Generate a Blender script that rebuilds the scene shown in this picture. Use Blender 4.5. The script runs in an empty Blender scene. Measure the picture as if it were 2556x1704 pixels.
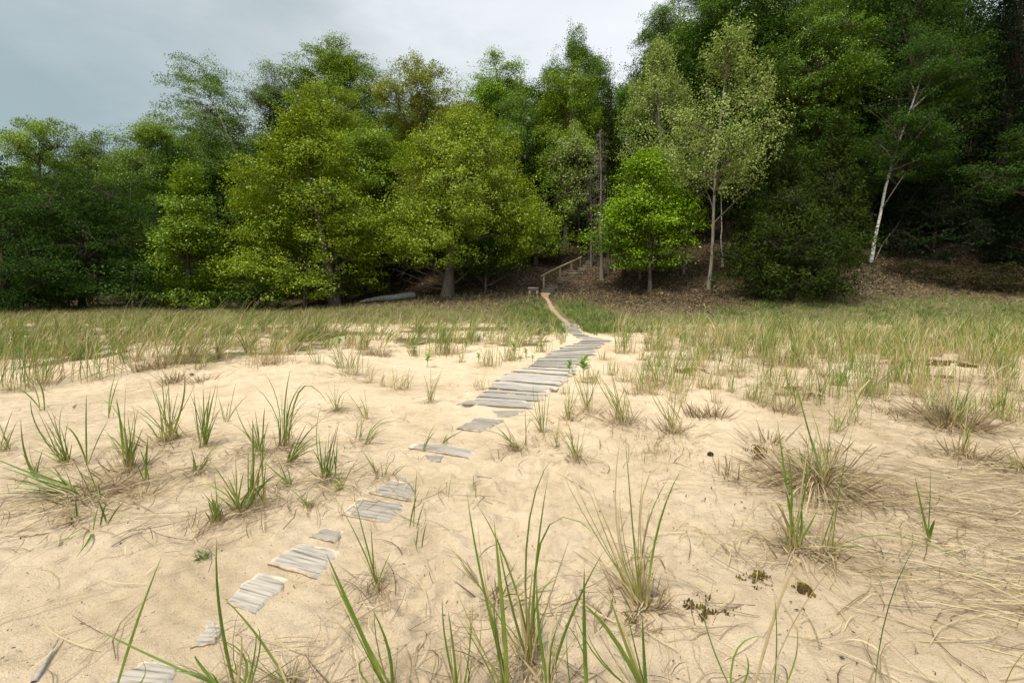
import bpy, math, random
import numpy as np
from mathutils import Vector

rng = np.random.default_rng(11)
random.seed(5)
SC = bpy.context.scene
COL = SC.collection
CAM_H = 1.35
PITCH = math.radians(6.78)
FPX = 1136.0                      # focal length in pixels of the 2556 px wide photograph
CP, SP = math.cos(PITCH), math.sin(PITCH)

# ------------------------------------------------------------------ noise and terrain
def _hash(ix, iy, seed):
    h = (ix.astype(np.int64) * 374761393 + iy.astype(np.int64) * 668265263 + seed * 1274126177) & 0xFFFFFFFF
    h = ((h ^ (h >> 13)) * 1274126177) & 0xFFFFFFFF
    return ((h ^ (h >> 16)) & 0xFFFF) / 65535.0

def vnoise(x, y, seed=0):
    x = np.asarray(x, float); y = np.asarray(y, float)
    ix = np.floor(x); iy = np.floor(y)
    fx = x - ix; fy = y - iy
    fx = fx * fx * (3 - 2 * fx); fy = fy * fy * (3 - 2 * fy)
    a = _hash(ix, iy, seed); b = _hash(ix + 1, iy, seed)
    c = _hash(ix, iy + 1, seed); d = _hash(ix + 1, iy + 1, seed)
    return (a + (b - a) * fx) * (1 - fy) + (c + (d - c) * fx) * fy

def fbm(x, y, seed=0, octv=3):
    s = 0.0; a = 0.5; t = 0.0
    for o in range(octv):
        s = s + a * (vnoise(x * 2 ** o + 17.3 * o, y * 2 ** o - 9.1 * o, seed + o) - 0.5); t += a; a *= 0.5
    return s / t * 2.0            # about -1 .. 1

def sstep(a, b, x):
    t = np.clip((np.asarray(x, float) - a) / (b - a), 0, 1)
    return t * t * (3 - 2 * t)

MOUNDS = [(-3.6, 7.3, 1.5, .18), (-2.0, 5.2, .9, .07), (2.2, 3.6, .5, .06), (-2.2, 3.3, .7, .05), (3.9, 5.3, 1.1, .08),
          (-6.5, 8.4, 1.6, .2), (-4.8, 4.4, 1.0, .08), (1.0, 4.6, .6, .04), (2.0, 6.2, .9, .05)]

def H(x, y):
    x = np.asarray(x, float); y = np.asarray(y, float)
    z = 0.10 * fbm(x / 3.7 + 5, y / 3.7, 3) * sstep(1.5, 6, y) + 0.025 * fbm(x * 0.9, y * 0.9, 7)
    for mx, my, mr, mh in MOUNDS:
        z = z + mh * np.exp(-((x - mx) ** 2 + (y - my) ** 2) / (mr * mr))
    # grassy ridge that hides the foot of the wood
    z = z + 0.16 * np.exp(-((y - 12.5) / 2.4) ** 2) * (1 - sstep(-7, 1.0, x))
    a = sstep(-14, 1, x)
    k = 0.035 + 0.075 * a
    z = z + k * (np.logaddexp(0, (y - 15.5) / 1.2) * 1.2 - np.logaddexp(0, (y - 25.0) / 1.2) * 1.2)
    yf = 25.0 - 3.6 * sstep(3, 11, x) + 4.0 * (1 - sstep(-14, -4, x))
    ks = 0.24 + 0.20 * sstep(-12, 2, x)
    up = np.logaddexp(0, (y - yf) / 1.1) * 1.1
    top = 40.0
    z = z + ks * (up - np.logaddexp(0, (up - top) / 3.0) * 3.0)
    z = z + 0.25 * fbm(x / 5, y / 5, 21) * sstep(22, 30, y)
    return z

def ray(px, py):
    xc = (px - 1278.0) / FPX; yc = (852.0 - py) / FPX
    return np.array([xc, yc * SP + CP, yc * CP - SP])

_T = np.geomspace(0.6, 120, 420)
def gp(px, py):
    """the point of the ground under a direction of view"""
    d = ray(px, py)
    t = _T
    for _ in range(2):
        z = CAM_H + d[2] * t - H(d[0] * t, d[1] * t)
        k = np.argmax(z < 0)
        if z[k] >= 0: k = len(t) - 1
        t = np.linspace(t[max(k - 1, 0)], t[k], 40)
    tt = float(t[20])
    x, y = d[0] * tt, d[1] * tt
    return np.array([x, y, float(H(x, y))])

def at_y(px, py, y):
    """the point of a direction of view at a distance y ahead"""
    d = ray(px, py); t = y / d[1]
    return np.array([d[0] * t, y, CAM_H + d[2] * t])

def px_m(p):
    """metres per photograph pixel at a point"""
    return (p[1] * CP - (p[2] - CAM_H) * SP) / FPX

# ------------------------------------------------------------------ objects
def tag(o, label=None, cat=None, group=None, kind=None):
    if label: o['label'] = label
    if cat: o['category'] = cat
    if group: o['group'] = group
    if kind: o['kind'] = kind
    return o

def empty(name, loc, rz=0.0):
    o = bpy.data.objects.new(name, None); COL.objects.link(o)
    o.location = [float(v) for v in loc]; o.rotation_euler = (0, 0, rz); o.empty_display_size = 0.2
    return o

def link(name, me, mat=None, parent=None, loc=None):
    o = bpy.data.objects.new(name, me); COL.objects.link(o)
    if mat is not None and len(me.materials) == 0: me.materials.append(mat)
    if parent is not None: o.parent = parent
    if loc is not None: o.location = [float(v) for v in loc]
    return o

def mesh_np(name, verts, faces, attrs=None, smooth=False, fattrs=None):
    """verts (N,3), faces (M,k) with one k; attrs: name -> per point floats; fattrs: per face"""
    verts = np.asarray(verts, np.float32).reshape(-1, 3); faces = np.asarray(faces, np.int32)
    me = bpy.data.meshes.new(name)
    me.vertices.add(len(verts)); me.vertices.foreach_set('co', verts.ravel())
    k = faces.shape[1]
    assert faces.max() < len(verts) and faces.min() >= 0, name
    assert np.isfinite(verts).all(), name
    me.loops.add(faces.size); me.loops.foreach_set('vertex_index', faces.ravel())
    me.polygons.add(len(faces))
    me.polygons.foreach_set('loop_start', np.arange(0, faces.size, k, dtype=np.int32))
    me.polygons.foreach_set('loop_total', np.full(len(faces), k, np.int32))
    if smooth: me.polygons.foreach_set('use_smooth', np.ones(len(faces), bool))
    me.update(calc_edges=True)
    for n, v in (attrs or {}).items():
        a = me.attributes.new(n, 'FLOAT', 'POINT'); a.data.foreach_set('value', np.asarray(v, np.float32))
    for n, v in (fattrs or {}).items():
        a = me.attributes.new(n, 'FLOAT', 'FACE'); a.data.foreach_set('value', np.asarray(v, np.float32))
    return me

class Acc:
    """collects quads"""
    def __init__(s): s.v = []; s.f = []; s.n = 0; s.a = []
    def add(s, v, f, a=None):
        v = np.asarray(v, float).reshape(-1, 3); f = np.asarray(f, int)
        s.v.append(v); s.f.append(f + s.n); s.n += len(v)
        s.a.append(np.zeros(len(v)) if a is None else np.broadcast_to(np.asarray(a, float), (len(v),)))
    def mesh(s, name, smooth=False, attr='hue'):
        return mesh_np(name, np.concatenate(s.v), np.concatenate(s.f), {attr: np.concatenate(s.a)}, smooth)
    def box(s, c, size, ax=None, taper=1.0, jit=0.0, a=0.0):
        """box centred at c; ax: three axes as rows"""
        ax = np.eye(3) if ax is None else np.asarray(ax, float)
        sx, sy, sz = size
        q = np.array([[i, j, k] for k in (-1, 1) for j in (-1, 1) for i in (-1, 1)], float)
        q[q[:, 2] > 0, :2] *= taper
        q = q * np.array([sx, sy, sz]) / 2 + (rng.normal(0, jit, (8, 3)) if jit else 0)
        s.add(q @ ax + np.asarray(c, float), [[0, 2, 3, 1], [4, 5, 7, 6], [0, 1, 5, 4], [2, 6, 7, 3], [0, 4, 6, 2], [1, 3, 7, 5]], a)

def unit(v):
    return v / np.maximum(np.linalg.norm(v, axis=-1, keepdims=True), 1e-9)

def tubes(acc, pts, rad, sides=5, a=0.0, caps=False):
    """pts (N,m,3), rad (N,m): N tapering tubes"""
    pts = np.asarray(pts, float); rad = np.asarray(rad, float)
    N, m, _ = pts.shape
    tan = np.empty_like(pts); tan[:, 1:-1] = pts[:, 2:] - pts[:, :-2]
    tan[:, 0] = pts[:, 1] - pts[:, 0]; tan[:, -1] = pts[:, -1] - pts[:, -2]
    tan = unit(tan)
    ref = np.where(np.abs(tan[:, :1, 2:3]) > 0.8, np.array([1.0, 0.2, 0]), np.array([0.1, 0, 1.0]))
    u = unit(np.cross(tan, np.broadcast_to(ref, tan.shape))); w = np.cross(tan, u)
    th = np.arange(sides) / sides * 2 * np.pi
    ring = u[:, :, None] * np.cos(th)[None, None, :, None] + w[:, :, None] * np.sin(th)[None, None, :, None]
    V = pts[:, :, None] + ring * rad[:, :, None, None]
    idx = np.arange(N * m * sides).reshape(N, m, sides)
    A = idx[:, :-1]; B = idx[:, 1:]
    F = np.stack([A, np.roll(A, -1, 2), np.roll(B, -1, 2), B], -1).reshape(-1, 4)
    acc.add(V.reshape(-1, 3), F, a)

def blades(p0, p1, p2, width, hue0, hue1, seg=4, fold=0.0, acc=None, side=None):
    """N grass blades along quadratic curves p0 p1 p2 with a colour value from root to tip"""
    N = len(p0)
    t = np.linspace(0, 1, seg + 1)
    t1 = t[None, :, None]
    C = p0[:, None] * (1 - t1) ** 2 + p1[:, None] * 2 * t1 * (1 - t1) + p2[:, None] * t1 ** 2
    T = unit((p1 - p0)[:, None] * (1 - t1) + (p2 - p1)[:, None] * t1)
    if side is None:
        th = rng.uniform(0, 2 * np.pi, N)
        side = np.stack([np.cos(th), np.sin(th), np.zeros(N)], -1)
    S = unit(side[:, None] - T * np.sum(side[:, None] * T, -1, keepdims=True))
    Nn = np.cross(T, S)
    prof = np.clip(np.minimum(1.0, 0.65 + 1.2 * t), 0, 1) * (1 - t ** 2.2) ** 0.75
    prof[-1] = 0.04
    w = width[:, None] * prof[None]
    hue = hue0[:, None] + (hue1 - hue0)[:, None] * np.clip(t * 2.2, 0, 1)[None] - 0.12 * np.clip((t - .8) / .2, 0, 1)[None]
    if fold > 0:
        L = C - S * w[..., None] / 2 + Nn * (w * fold)[..., None]; M = C; R = C + S * w[..., None] / 2 + Nn * (w * fold)[..., None]
        V = np.stack([L, M, R], 2); k = 3
    else:
        V = np.stack([C - S * w[..., None] / 2, C + S * w[..., None] / 2], 2); k = 2
    idx = np.arange(N * (seg + 1) * k).reshape(N, seg + 1, k)
    F = np.stack([idx[:, :-1, :-1], idx[:, :-1, 1:], idx[:, 1:, 1:], idx[:, 1:, :-1]], -1).reshape(-1, 4)
    hv = np.repeat(hue[:, :, None], k, 2).reshape(-1)
    if acc is None: acc = Acc()
    acc.add(V.reshape(-1, 3), F, hv)
    return acc

# ------------------------------------------------------------------ materials
def newmat(name):
    m = bpy.data.materials.new(name); m.use_nodes = True
    nt = m.node_tree; nt.nodes.clear()
    out = nt.nodes.new('ShaderNodeOutputMaterial')
    return m, nt, out

def N_(nt, typ, **kw):
    n = nt.nodes.new(typ)
    for k, v in kw.items():
        if hasattr(n, k) and k not in ('Scale',): setattr(n, k, v)
    return n

def noise(nt, scale, detail=3, vec=None, rough=0.55, dist=0.0):
    n = nt.nodes.new('ShaderNodeTexNoise'); n.inputs['Scale'].default_value = scale
    n.inputs['Detail'].default_value = detail; n.inputs['Roughness'].default_value = rough; n.inputs['Distortion'].default_value = dist
    if vec is not None: nt.links.new(vec, n.inputs['Vector'])
    return n.outputs['Fac']

def ramp(nt, fac, stops):
    r = nt.nodes.new('ShaderNodeValToRGB')
    el = r.color_ramp.elements
    while len(el) < len(stops): el.new(0.5)
    for e, (p, c) in zip(el, stops):
        e.position = p; e.color = (*c, 1) if len(c) == 3 else c
    nt.links.new(fac, r.inputs['Fac'])
    return r.outputs['Color']

def mix(nt, fac, a, b, blend='MIX'):
    m = nt.nodes.new('ShaderNodeMix'); m.data_type = 'RGBA'; m.blend_type = blend
    for s, v in ((0, fac), (6, a), (7, b)):
        if hasattr(v, 'is_linked') or hasattr(v, 'links'): nt.links.new(v, m.inputs[s])
        elif s == 0: m.inputs[s].default_value = v
        else: m.inputs[s].default_value = (*v, 1)
    return m.outputs[2]

def mathn(nt, op, a, b=None, clamp=False):
    m = nt.nodes.new('ShaderNodeMath'); m.operation = op; m.use_clamp = clamp
    for i, v in enumerate((a, b)):
        if v is None: continue
        if hasattr(v, 'links'): nt.links.new(v, m.inputs[i])
        else: m.inputs[i].default_value = v
    return m.outputs[0]

def attr(nt, name):
    a = nt.nodes.new('ShaderNodeAttribute'); a.attribute_name = name
    return a.outputs['Fac']

def pos(nt):
    return nt.nodes.new('ShaderNodeNewGeometry').outputs['Position']

def objc(nt):
    return nt.nodes.new('ShaderNodeTexCoord').outputs['Object']

def bump(nt, h, strength, dist, normal=None):
    b = nt.nodes.new('ShaderNodeBump'); b.inputs['Strength'].default_value = strength; b.inputs['Distance'].default_value = dist
    nt.links.new(h, b.inputs['Height'])
    if normal is not None: nt.links.new(normal, b.inputs['Normal'])
    return b.outputs['Normal']

def princ(nt, out, col, rough=0.8, normal=None, spec=0.3):
    p = nt.nodes.new('ShaderNodeBsdfPrincipled')
    if hasattr(col, 'links'): nt.links.new(col, p.inputs['Base Color'])
    else: p.inputs['Base Color'].default_value = (*col, 1)
    if hasattr(rough, 'links'): nt.links.new(rough, p.inputs['Roughness'])
    else: p.inputs['Roughness'].default_value = rough
    p.inputs['Specular IOR Level'].default_value = spec
    if normal is not None: nt.links.new(normal, p.inputs['Normal'])
    nt.links.new(p.outputs[0], out.inputs[0])
    return p

def leaf_shader(nt, out, col, trans=0.35, gloss=0.05, tcol=None):
    d = nt.nodes.new('ShaderNodeBsdfDiffuse'); t = nt.nodes.new('ShaderNodeBsdfTranslucent')
    nt.links.new(col, d.inputs[0]); nt.links.new(tcol or col, t.inputs[0])
    m = nt.nodes.new('ShaderNodeMixShader'); m.inputs[0].default_value = trans
    nt.links.new(d.outputs[0], m.inputs[1]); nt.links.new(t.outputs[0], m.inputs[2])
    g = nt.nodes.new('ShaderNodeBsdfGlossy'); g.inputs['Roughness'].default_value = 0.45; g.inputs[0].default_value = (.8, .85, .8, 1)
    m2 = nt.nodes.new('ShaderNodeMixShader'); m2.inputs[0].default_value = gloss
    nt.links.new(m.outputs[0], m2.inputs[1]); nt.links.new(g.outputs[0], m2.inputs[2])
    nt.links.new(m2.outputs[0], out.inputs[0])

LEAFC = {
    'yellow':  ((.095, .150, .003), (.185, .255, .005), (.28, .345, .014)),
    'lime':    ((.085, .148, .003), (.150, .235, .006), (.23, .315, .012)),
    'vivid':   ((.095, .180, .003), (.18, .31, .004), (.28, .42, .010)),
    'green':   ((.055, .112, .004), (.100, .185, .007), (.155, .25, .015)),
    'dark':    ((.020, .048, .005), (.036, .078, .008), (.058, .11, .013)),
    'golden':  ((.115, .145, .004), (.190, .220, .008), (.285, .295, .03)),
    'pale':    ((.155, .215, .034), (.235, .305, .055), (.36, .42, .13)),
    'grey':    ((.070, .125, .020), (.13, .205, .038), (.22, .30, .08)),
    'cedar':   ((.015, .027, .003), (.027, .044, .005), (.050, .072, .008)),
    'deep':    ((.005, .012, .003), (.009, .020, .005), (.015, .030, .007)),  # near black: gloom of the right-hand wood put into the leaf colour
    'moss':    ((.017, .042, .005), (.029, .066, .006), (.048, .098, .010)),
    'rust':    ((.018, .019, .005), (.029, .026, .007), (.046, .036, .011)),
}
_LM = {}
def leafmat(key):
    if key in _LM: return _LM[key]
    m, nt, out = newmat('leaves_' + key)
    a, b, c = LEAFC[key]
    col = ramp(nt, attr(nt, 'tint'), [(0.0, a), (0.5, b), (1.0, c)])
    leaf_shader(nt, out, col, 0.24 if key not in ('cedar', 'deep', 'rust') else 0.10, 0.03 if key not in ('cedar', 'deep', 'rust', 'moss', 'dark') else .008)
    _LM[key] = m
    return m

def barkmat(name, c1, c2, bands=False):
    m, nt, out = newmat(name)
    g = pos(nt)
    mp = nt.nodes.new('ShaderNodeMapping'); mp.inputs['Scale'].default_value = (9, 9, 2.2) if not bands else (2.5, 2.5, 11)
    nt.links.new(g, mp.inputs[0])
    n = noise(nt, 1.6, 5, mp.outputs[0], 0.65)
    if bands:
        col = ramp(nt, n, [(0.0, c2), (.40, c2), (.46, c1), (1.0, tuple(min(1, 1.15 * v) for v in c1))])
    else:
        col = ramp(nt, n, [(.3, c2), (.7, c1)])
    col = mix(nt, attr(nt, 'hue'), col, (.075, .058, .042))
    princ(nt, out, col, 0.9, bump(nt, n, 0.6, 0.02), 0.15)
    return m

BARK = {
    'grey': barkmat('bark_grey', (.16, .135, .105), (.055, .045, .034)),
    'dark': barkmat('bark_dark', (.065, .052, .04), (.02, .016, .012)),
    'poplar': barkmat('bark_poplar', (.27, .25, .19), (.09, .08, .06)),
    'birch': barkmat('bark_birch', (.62, .60, .55), (.06, .05, .045), True),
    'dead': barkmat('bark_dead', (.24, .21, .17), (.10, .085, .07)),
}

def m_grass():
    m, nt, out = newmat('grass_blades')
    col = ramp(nt, attr(nt, 'hue'), [(0.0, (.125, .080, .042)), (.14, (.34, .25, .135)), (.28, (.62, .51, .29)), (.42, (.38, .32, .09)),
                                    (.55, (.25, .29, .055)), (.72, (.16, .235, .032)), (.88, (.095, .175, .020)), (1.0, (.055, .125, .016))])
    n = noise(nt, 35, 2, pos(nt))
    col = mix(nt, 0.45, col, ramp(nt, n, [(.3, (.62, .62, .62)), (.7, (1.0, 1.0, 1.0))]), 'MULTIPLY')
    leaf_shader(nt, out, col, 0.22, 0.03)
    return m
M_GRASS = m_grass()

def m_wood(name, light, dark, axis='X', scale=1.0):
    m, nt, out = newmat(name)
    g = nt.nodes.new('ShaderNodeTexCoord').outputs['Object']
    mp = nt.nodes.new('ShaderNodeMapping'); mp.inputs['Scale'].default_value = (1.6 * scale, 46 * scale, 46 * scale)
    nt.links.new(g, mp.inputs[0])
    oi = nt.nodes.new('ShaderNodeObjectInfo').outputs['Random']
    cx = nt.nodes.new('ShaderNodeCombineXYZ'); nt.links.new(mathn(nt, 'MULTIPLY', oi, 40.0), cx.inputs[0]); nt.links.new(mathn(nt, 'MULTIPLY', oi, 17.0), cx.inputs[1])
    nt.links.new(cx.outputs[0], mp.inputs['Location'])
    n = noise(nt, 1.3, 4, mp.outputs[0], 0.7, 0.35)
    n2 = noise(nt, 5.0, 3, g)
    col = ramp(nt, n, [(.27, dark), (.40, tuple(.5 * (a + b) for a, b in zip(dark, light))), (.52, light), (.85, tuple(1.18 * v for v in light))])
    col = mix(nt, 0.55, col, ramp(nt, n2, [(.3, (.66, .66, .68)), (.75, (1.05, 1.04, 1.0))]), 'MULTIPLY')
    col = mix(nt, 1.0, col, ramp(nt, oi, [(0, (.78, .77, .76)), (1, (1.12, 1.12, 1.12))]), 'MULTIPLY')
    # wind-blown sand lying in the lee of the grain
    sn = noise(nt, 16.0, 4, pos(nt), .65)
    sn = mathn(nt, 'ADD', mathn(nt, 'MULTIPLY', sn, .8), mathn(nt, 'MULTIPLY', attr(nt, 'hue'), .5))
    col = mix(nt, ramp(nt, sn, [(.56, (0, 0, 0)), (.74, (1, 1, 1))]), col, (.69, .53, .355))
    princ(nt, out, col, 0.85, bump(nt, n, 0.8, 0.004), 0.2)
    return m
M_BOARD = m_wood('weathered_board', (.47, .43, .37), (.10, .085, .068), scale=1.5)
M_NEAR = m_wood('weathered_plank', (.40, .36, .30), (.085, .072, .058), scale=1.3)
M_STEP = m_wood('mossy_timber', (.26, .23, .165), (.06, .052, .036))
M_RAIL = m_wood('old_rail_wood', (.42, .345, .235), (.16, .13, .09))
M_BENCH = m_wood('bench_wood', (.30, .26, .215), (.11, .09, .075))

def m_ground():
    m, nt, out = newmat('sand')
    P = pos(nt)
    big = noise(nt, 0.75, 6, P, .68)
    mid = noise(nt, 5.5, 4, P, .65)
    fine = noise(nt, 150, 3, P, .8)
    grain = noise(nt, 620, 1, P, .7)
    sand = ramp(nt, big, [(.32, (.54, .415, .262)), (.50, (.70, .557, .380)), (.70, (.765, .620, .435))])
    sand = mix(nt, .55, sand, ramp(nt, mid, [(.30, (.70, .68, .64)), (.52, (1, 1, 1)), (.8, (1.05, 1.05, 1.05))]), 'MULTIPLY')
    sand = mix(nt, .7, sand, ramp(nt, fine, [(.28, (.55, .50, .43)), (.46, (.98, .98, .98)), (.8, (1.08, 1.08, 1.08))]), 'MULTIPLY')
    sand = mix(nt, .5, sand, ramp(nt, grain, [(.3, (.7, .68, .64)), (.6, (1.05, 1.05, 1.05))]), 'MULTIPLY')
    # crumbs of bark and seed lying in the sand
    v = nt.nodes.new('ShaderNodeTexVoronoi'); v.inputs['Scale'].default_value = 62; vo = nt.nodes.new('ShaderNodeVectorMath'); vo.operation = 'ADD'; nz3 = nt.nodes.new('ShaderNodeTexNoise'); nz3.inputs['Scale'].default_value = 55; nt.links.new(P, nz3.inputs['Vector'])
    vs3 = nt.nodes.new('ShaderNodeVectorMath'); vs3.operation = 'SCALE'; vs3.inputs['Scale'].default_value = .03; nt.links.new(nz3.outputs['Color'], vs3.inputs[0]); nt.links.new(P, vo.inputs[0]); nt.links.new(vs3.outputs[0], vo.inputs[1]); nt.links.new(vo.outputs[0], v.inputs['Vector'])
    spot = mathn(nt, 'LESS_THAN', v.outputs['Distance'], mathn(nt, 'MULTIPLY', mid, 0.42))
    sep = nt.nodes.new('ShaderNodeSeparateColor'); nt.links.new(v.outputs['Color'], sep.inputs[0])
    dirt = attr(nt, 'dirt')
    rare = mathn(nt, 'LESS_THAN', sep.outputs[0], mathn(nt, 'MULTIPLY_ADD', dirt, 0.55))
    spot = mathn(nt, 'MULTIPLY', spot, rare)
    sand = mix(nt, mathn(nt, 'MULTIPLY', spot, 0.8), sand, (.085, .06, .04))
    dn = noise(nt, 14, 5, P, .7)
    dm = mathn(nt, 'MULTIPLY', ramp(nt, dn, [(.42, (0, 0, 0)), (.62, (1, 1, 1))]), mathn(nt, 'MULTIPLY', dirt, .85))
    sand = mix(nt, dm, sand, (.30, .225, .135))
    # turf soil under the grass
    gn = noise(nt, 9, 5, P, .7)
    turf = ramp(nt, gn, [(.25, (.055, .060, .022)), (.5, (.13, .12, .05)), (.75, (.27, .22, .11))])
    # leaf litter of the wood
    v2 = nt.nodes.new('ShaderNodeTexVoronoi'); v2.inputs['Scale'].default_value = 16; nt.links.new(P, v2.inputs['Vector'])
    sep2 = nt.nodes.new('ShaderNodeSeparateColor'); nt.links.new(v2.outputs['Color'], sep2.inputs[0])
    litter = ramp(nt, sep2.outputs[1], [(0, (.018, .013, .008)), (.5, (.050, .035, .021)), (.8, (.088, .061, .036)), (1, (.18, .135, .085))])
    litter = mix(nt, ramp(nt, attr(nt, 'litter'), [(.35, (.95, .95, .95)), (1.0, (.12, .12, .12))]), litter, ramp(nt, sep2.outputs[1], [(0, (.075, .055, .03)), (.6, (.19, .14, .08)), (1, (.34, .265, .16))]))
    litter = mix(nt, .7, litter, ramp(nt, noise(nt, 2.2, 5, P, .7), [(.3, (.35, .35, .35)), (.7, (1.05, 1.0, .95))]), 'MULTIPLY')
    edge = noise(nt, 3.0, 5, P, .7)
    gl = mathn(nt, 'ADD', attr(nt, 'turf'), mathn(nt, 'MULTIPLY_ADD', edge, 0.8)); 
    gl = ramp(nt, mathn(nt, 'SUBTRACT', gl, 0.40), [(.42, (0, 0, 0)), (.6, (1, 1, 1))])
    ll = ramp(nt, mathn(nt, 'SUBTRACT', mathn(nt, 'ADD', attr(nt, 'litter'), mathn(nt, 'MULTIPLY', edge, 0.8)), 0.40), [(.42, (0, 0, 0)), (.6, (1, 1, 1))])
    col = mix(nt, gl, sand, turf)
    col = mix(nt, ll, col, litter)
    h = mathn(nt, 'ADD', mathn(nt, 'MULTIPLY', mid, 1.0), mathn(nt, 'MULTIPLY', fine, 0.22))
    nrm = bump(nt, h, 0.85, 0.04)
    nrm = bump(nt, mathn(nt, 'ADD', sep2.outputs[2], fine), 0.35, 0.012, nrm)
    princ(nt, out, col, 0.95, nrm, 0.1)
    return m
# (MULTIPLY_ADD above has its third input at 0)
M_GROUND = m_ground()
for n in M_GROUND.node_tree.nodes:
    if n.type == 'MATH' and n.operation == 'MULTIPLY_ADD': n.inputs[2].default_value = 0.0

# ------------------------------------------------------------------ sky, sun, camera
def world():
    w = bpy.data.worlds.new('World'); SC.world = w; w.use_nodes = True
    nt = w.node_tree; nt.nodes.clear()
    out = nt.nodes.new('ShaderNodeOutputWorld')
    sky = nt.nodes.new('ShaderNodeTexSky'); sky.sky_type = 'NISHITA'; sky.sun_disc = False
    sky.sun_elevation = SUN_EL; sky.sun_rotation = SUN_ROT
    bg1 = nt.nodes.new('ShaderNodeBackground'); bg1.inputs[1].default_value = 0.10
    nt.links.new(sky.outputs[0], bg1.inputs[0])
    tc = nt.nodes.new('ShaderNodeTexCoord').outputs['Generated']
    sx = nt.nodes.new('ShaderNodeSeparateXYZ'); nt.links.new(tc, sx.inputs[0])
    X, Y, Z = sx.outputs
    mp = nt.nodes.new('ShaderNodeMapping'); mp.inputs['Scale'].default_value = (1.0, 1.0, 2.4); nt.links.new(tc, mp.inputs[0])
    n1 = noise(nt, 1.7, 5, mp.outputs[0], .55, .3)
    n2 = noise(nt, 5.0, 6, mp.outputs[0], .6, .4)
    # an overcast sky: thin bright cloud ahead, a darker bank to the left, partly corner falloff put into its colour
    bank = mathn(nt, 'MULTIPLY_ADD', X, -0.62); 
    f = mathn(nt, 'ADD', bank, mathn(nt, 'MULTIPLY', n1, .75))
    f = mathn(nt, 'ADD', f, mathn(nt, 'MULTIPLY', n2, .22))
    col = ramp(nt, mathn(nt, 'SUBTRACT', f, 0.085), [(.06, (.64, .70, .80)), (.24, (.83, .855, .88)), (.44, (.75, .785, .80)), (.64, (.53, .585, .60)), (.90, (.32, .40, .415))])
    zc = mathn(nt, 'MAXIMUM', Z, 0.0)
    g = mathn(nt, 'MULTIPLY_ADD', mathn(nt, 'MAXIMUM', mathn(nt, 'SUBTRACT', zc, .5), 0.0), 2.4)
    g.node.inputs[2].default_value = 1.02
    bank.node.inputs[2].default_value = 0.0
    bg2 = nt.nodes.new('ShaderNodeBackground'); nt.links.new(col, bg2.inputs[0]); nt.links.new(mathn(nt, 'MULTIPLY', g, CLOUD), bg2.inputs[1])
    ms = nt.nodes.new('ShaderNodeMixShader'); ms.inputs[0].default_value = 0.88
    nt.links.new(bg1.outputs[0], ms.inputs[1]); nt.links.new(bg2.outputs[0], ms.inputs[2])
    nt.links.new(ms.outputs[0], out.inputs[0])

CLOUD = 0.80
SUN_EL = math.radians(60); SUN_AZ = math.radians(222)      # compass direction the light comes from, clockwise from +y
SUN_ROT = SUN_AZ
world()
sl = bpy.data.lights.new('sun', 'SUN'); sl.energy = 3.0; sl.angle = math.radians(10); sl.color = (1.0, .93, .82)
so = bpy.data.objects.new('sun', sl); COL.objects.link(so)
sd = Vector((math.sin(SUN_AZ) * math.cos(SUN_EL), math.cos(SUN_AZ) * math.cos(SUN_EL), math.sin(SUN_EL)))
so.rotation_euler = sd.to_track_quat('Z', 'Y').to_euler(); so.location = (0, -5, 30)
cd = bpy.data.cameras.new('camera'); cd.sensor_width = 36; cd.lens = 36 * FPX / 2556; cd.clip_end = 3000; cd.clip_start = 0.05
co = bpy.data.objects.new('camera', cd); COL.objects.link(co)
co.location = (0, 0, CAM_H); co.rotation_euler = (math.pi / 2 - PITCH, 0, 0)
SC.camera = co
vs = SC.view_settings; vs.view_transform = 'Standard'; vs.look = 'None'; vs.exposure = 0.58; vs.gamma = 1
SC.cycles.diffuse_bounces = 3; SC.cycles.max_bounces = 6; SC.cycles.transmission_bounces = 4

# ------------------------------------------------------------------ zones
PATH_PX = [(1424, 812), (1417, 806), (1402, 794), (1389, 783), (1379, 771), (1374, 762), (1371, 754), (1366, 745), (1360, 738), (1362, 731)]
PATH = np.array([gp(*p) for p in PATH_PX])
BW_L = [(1144, 1010), (1190, 990), (1225, 965), (1263, 939), (1301, 922), (1332, 901), (1372, 880), (1418, 862), (1456, 851)]
BW_R = [(1334, 1022), (1345, 1000), (1383, 976), (1413, 950), (1436, 930), (1457, 901), (1490, 873), (1507, 862), (1517, 850)]
BW2_L = [(1458, 850.5), (1444, 846), (1428, 836), (1410, 822), (1402, 809)]
BW2_R = [(1517, 849.5), (1493, 845), (1466, 838), (1446, 824), (1437, 809)]
WALK = np.concatenate([np.array([(gp(*a) + gp(*b)) / 2 for a, b in zip(BW_L, BW_R)]), np.array([(gp(*a) + gp(*b)) / 2 for a, b in zip(BW2_L, BW2_R)])])

def dist_poly(x, y, P):
    best = np.full(np.shape(x), 1e9)
    for a, b in zip(P[:-1], P[1:]):
        dx, dy = b[0] - a[0], b[1] - a[1]
        t = np.clip(((x - a[0]) * dx + (y - a[1]) * dy) / (dx * dx + dy * dy + 1e-9), 0, 1)
        best = np.minimum(best, np.hypot(x - a[0] - t * dx, y - a[1] - t * dy))
    return best

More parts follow.
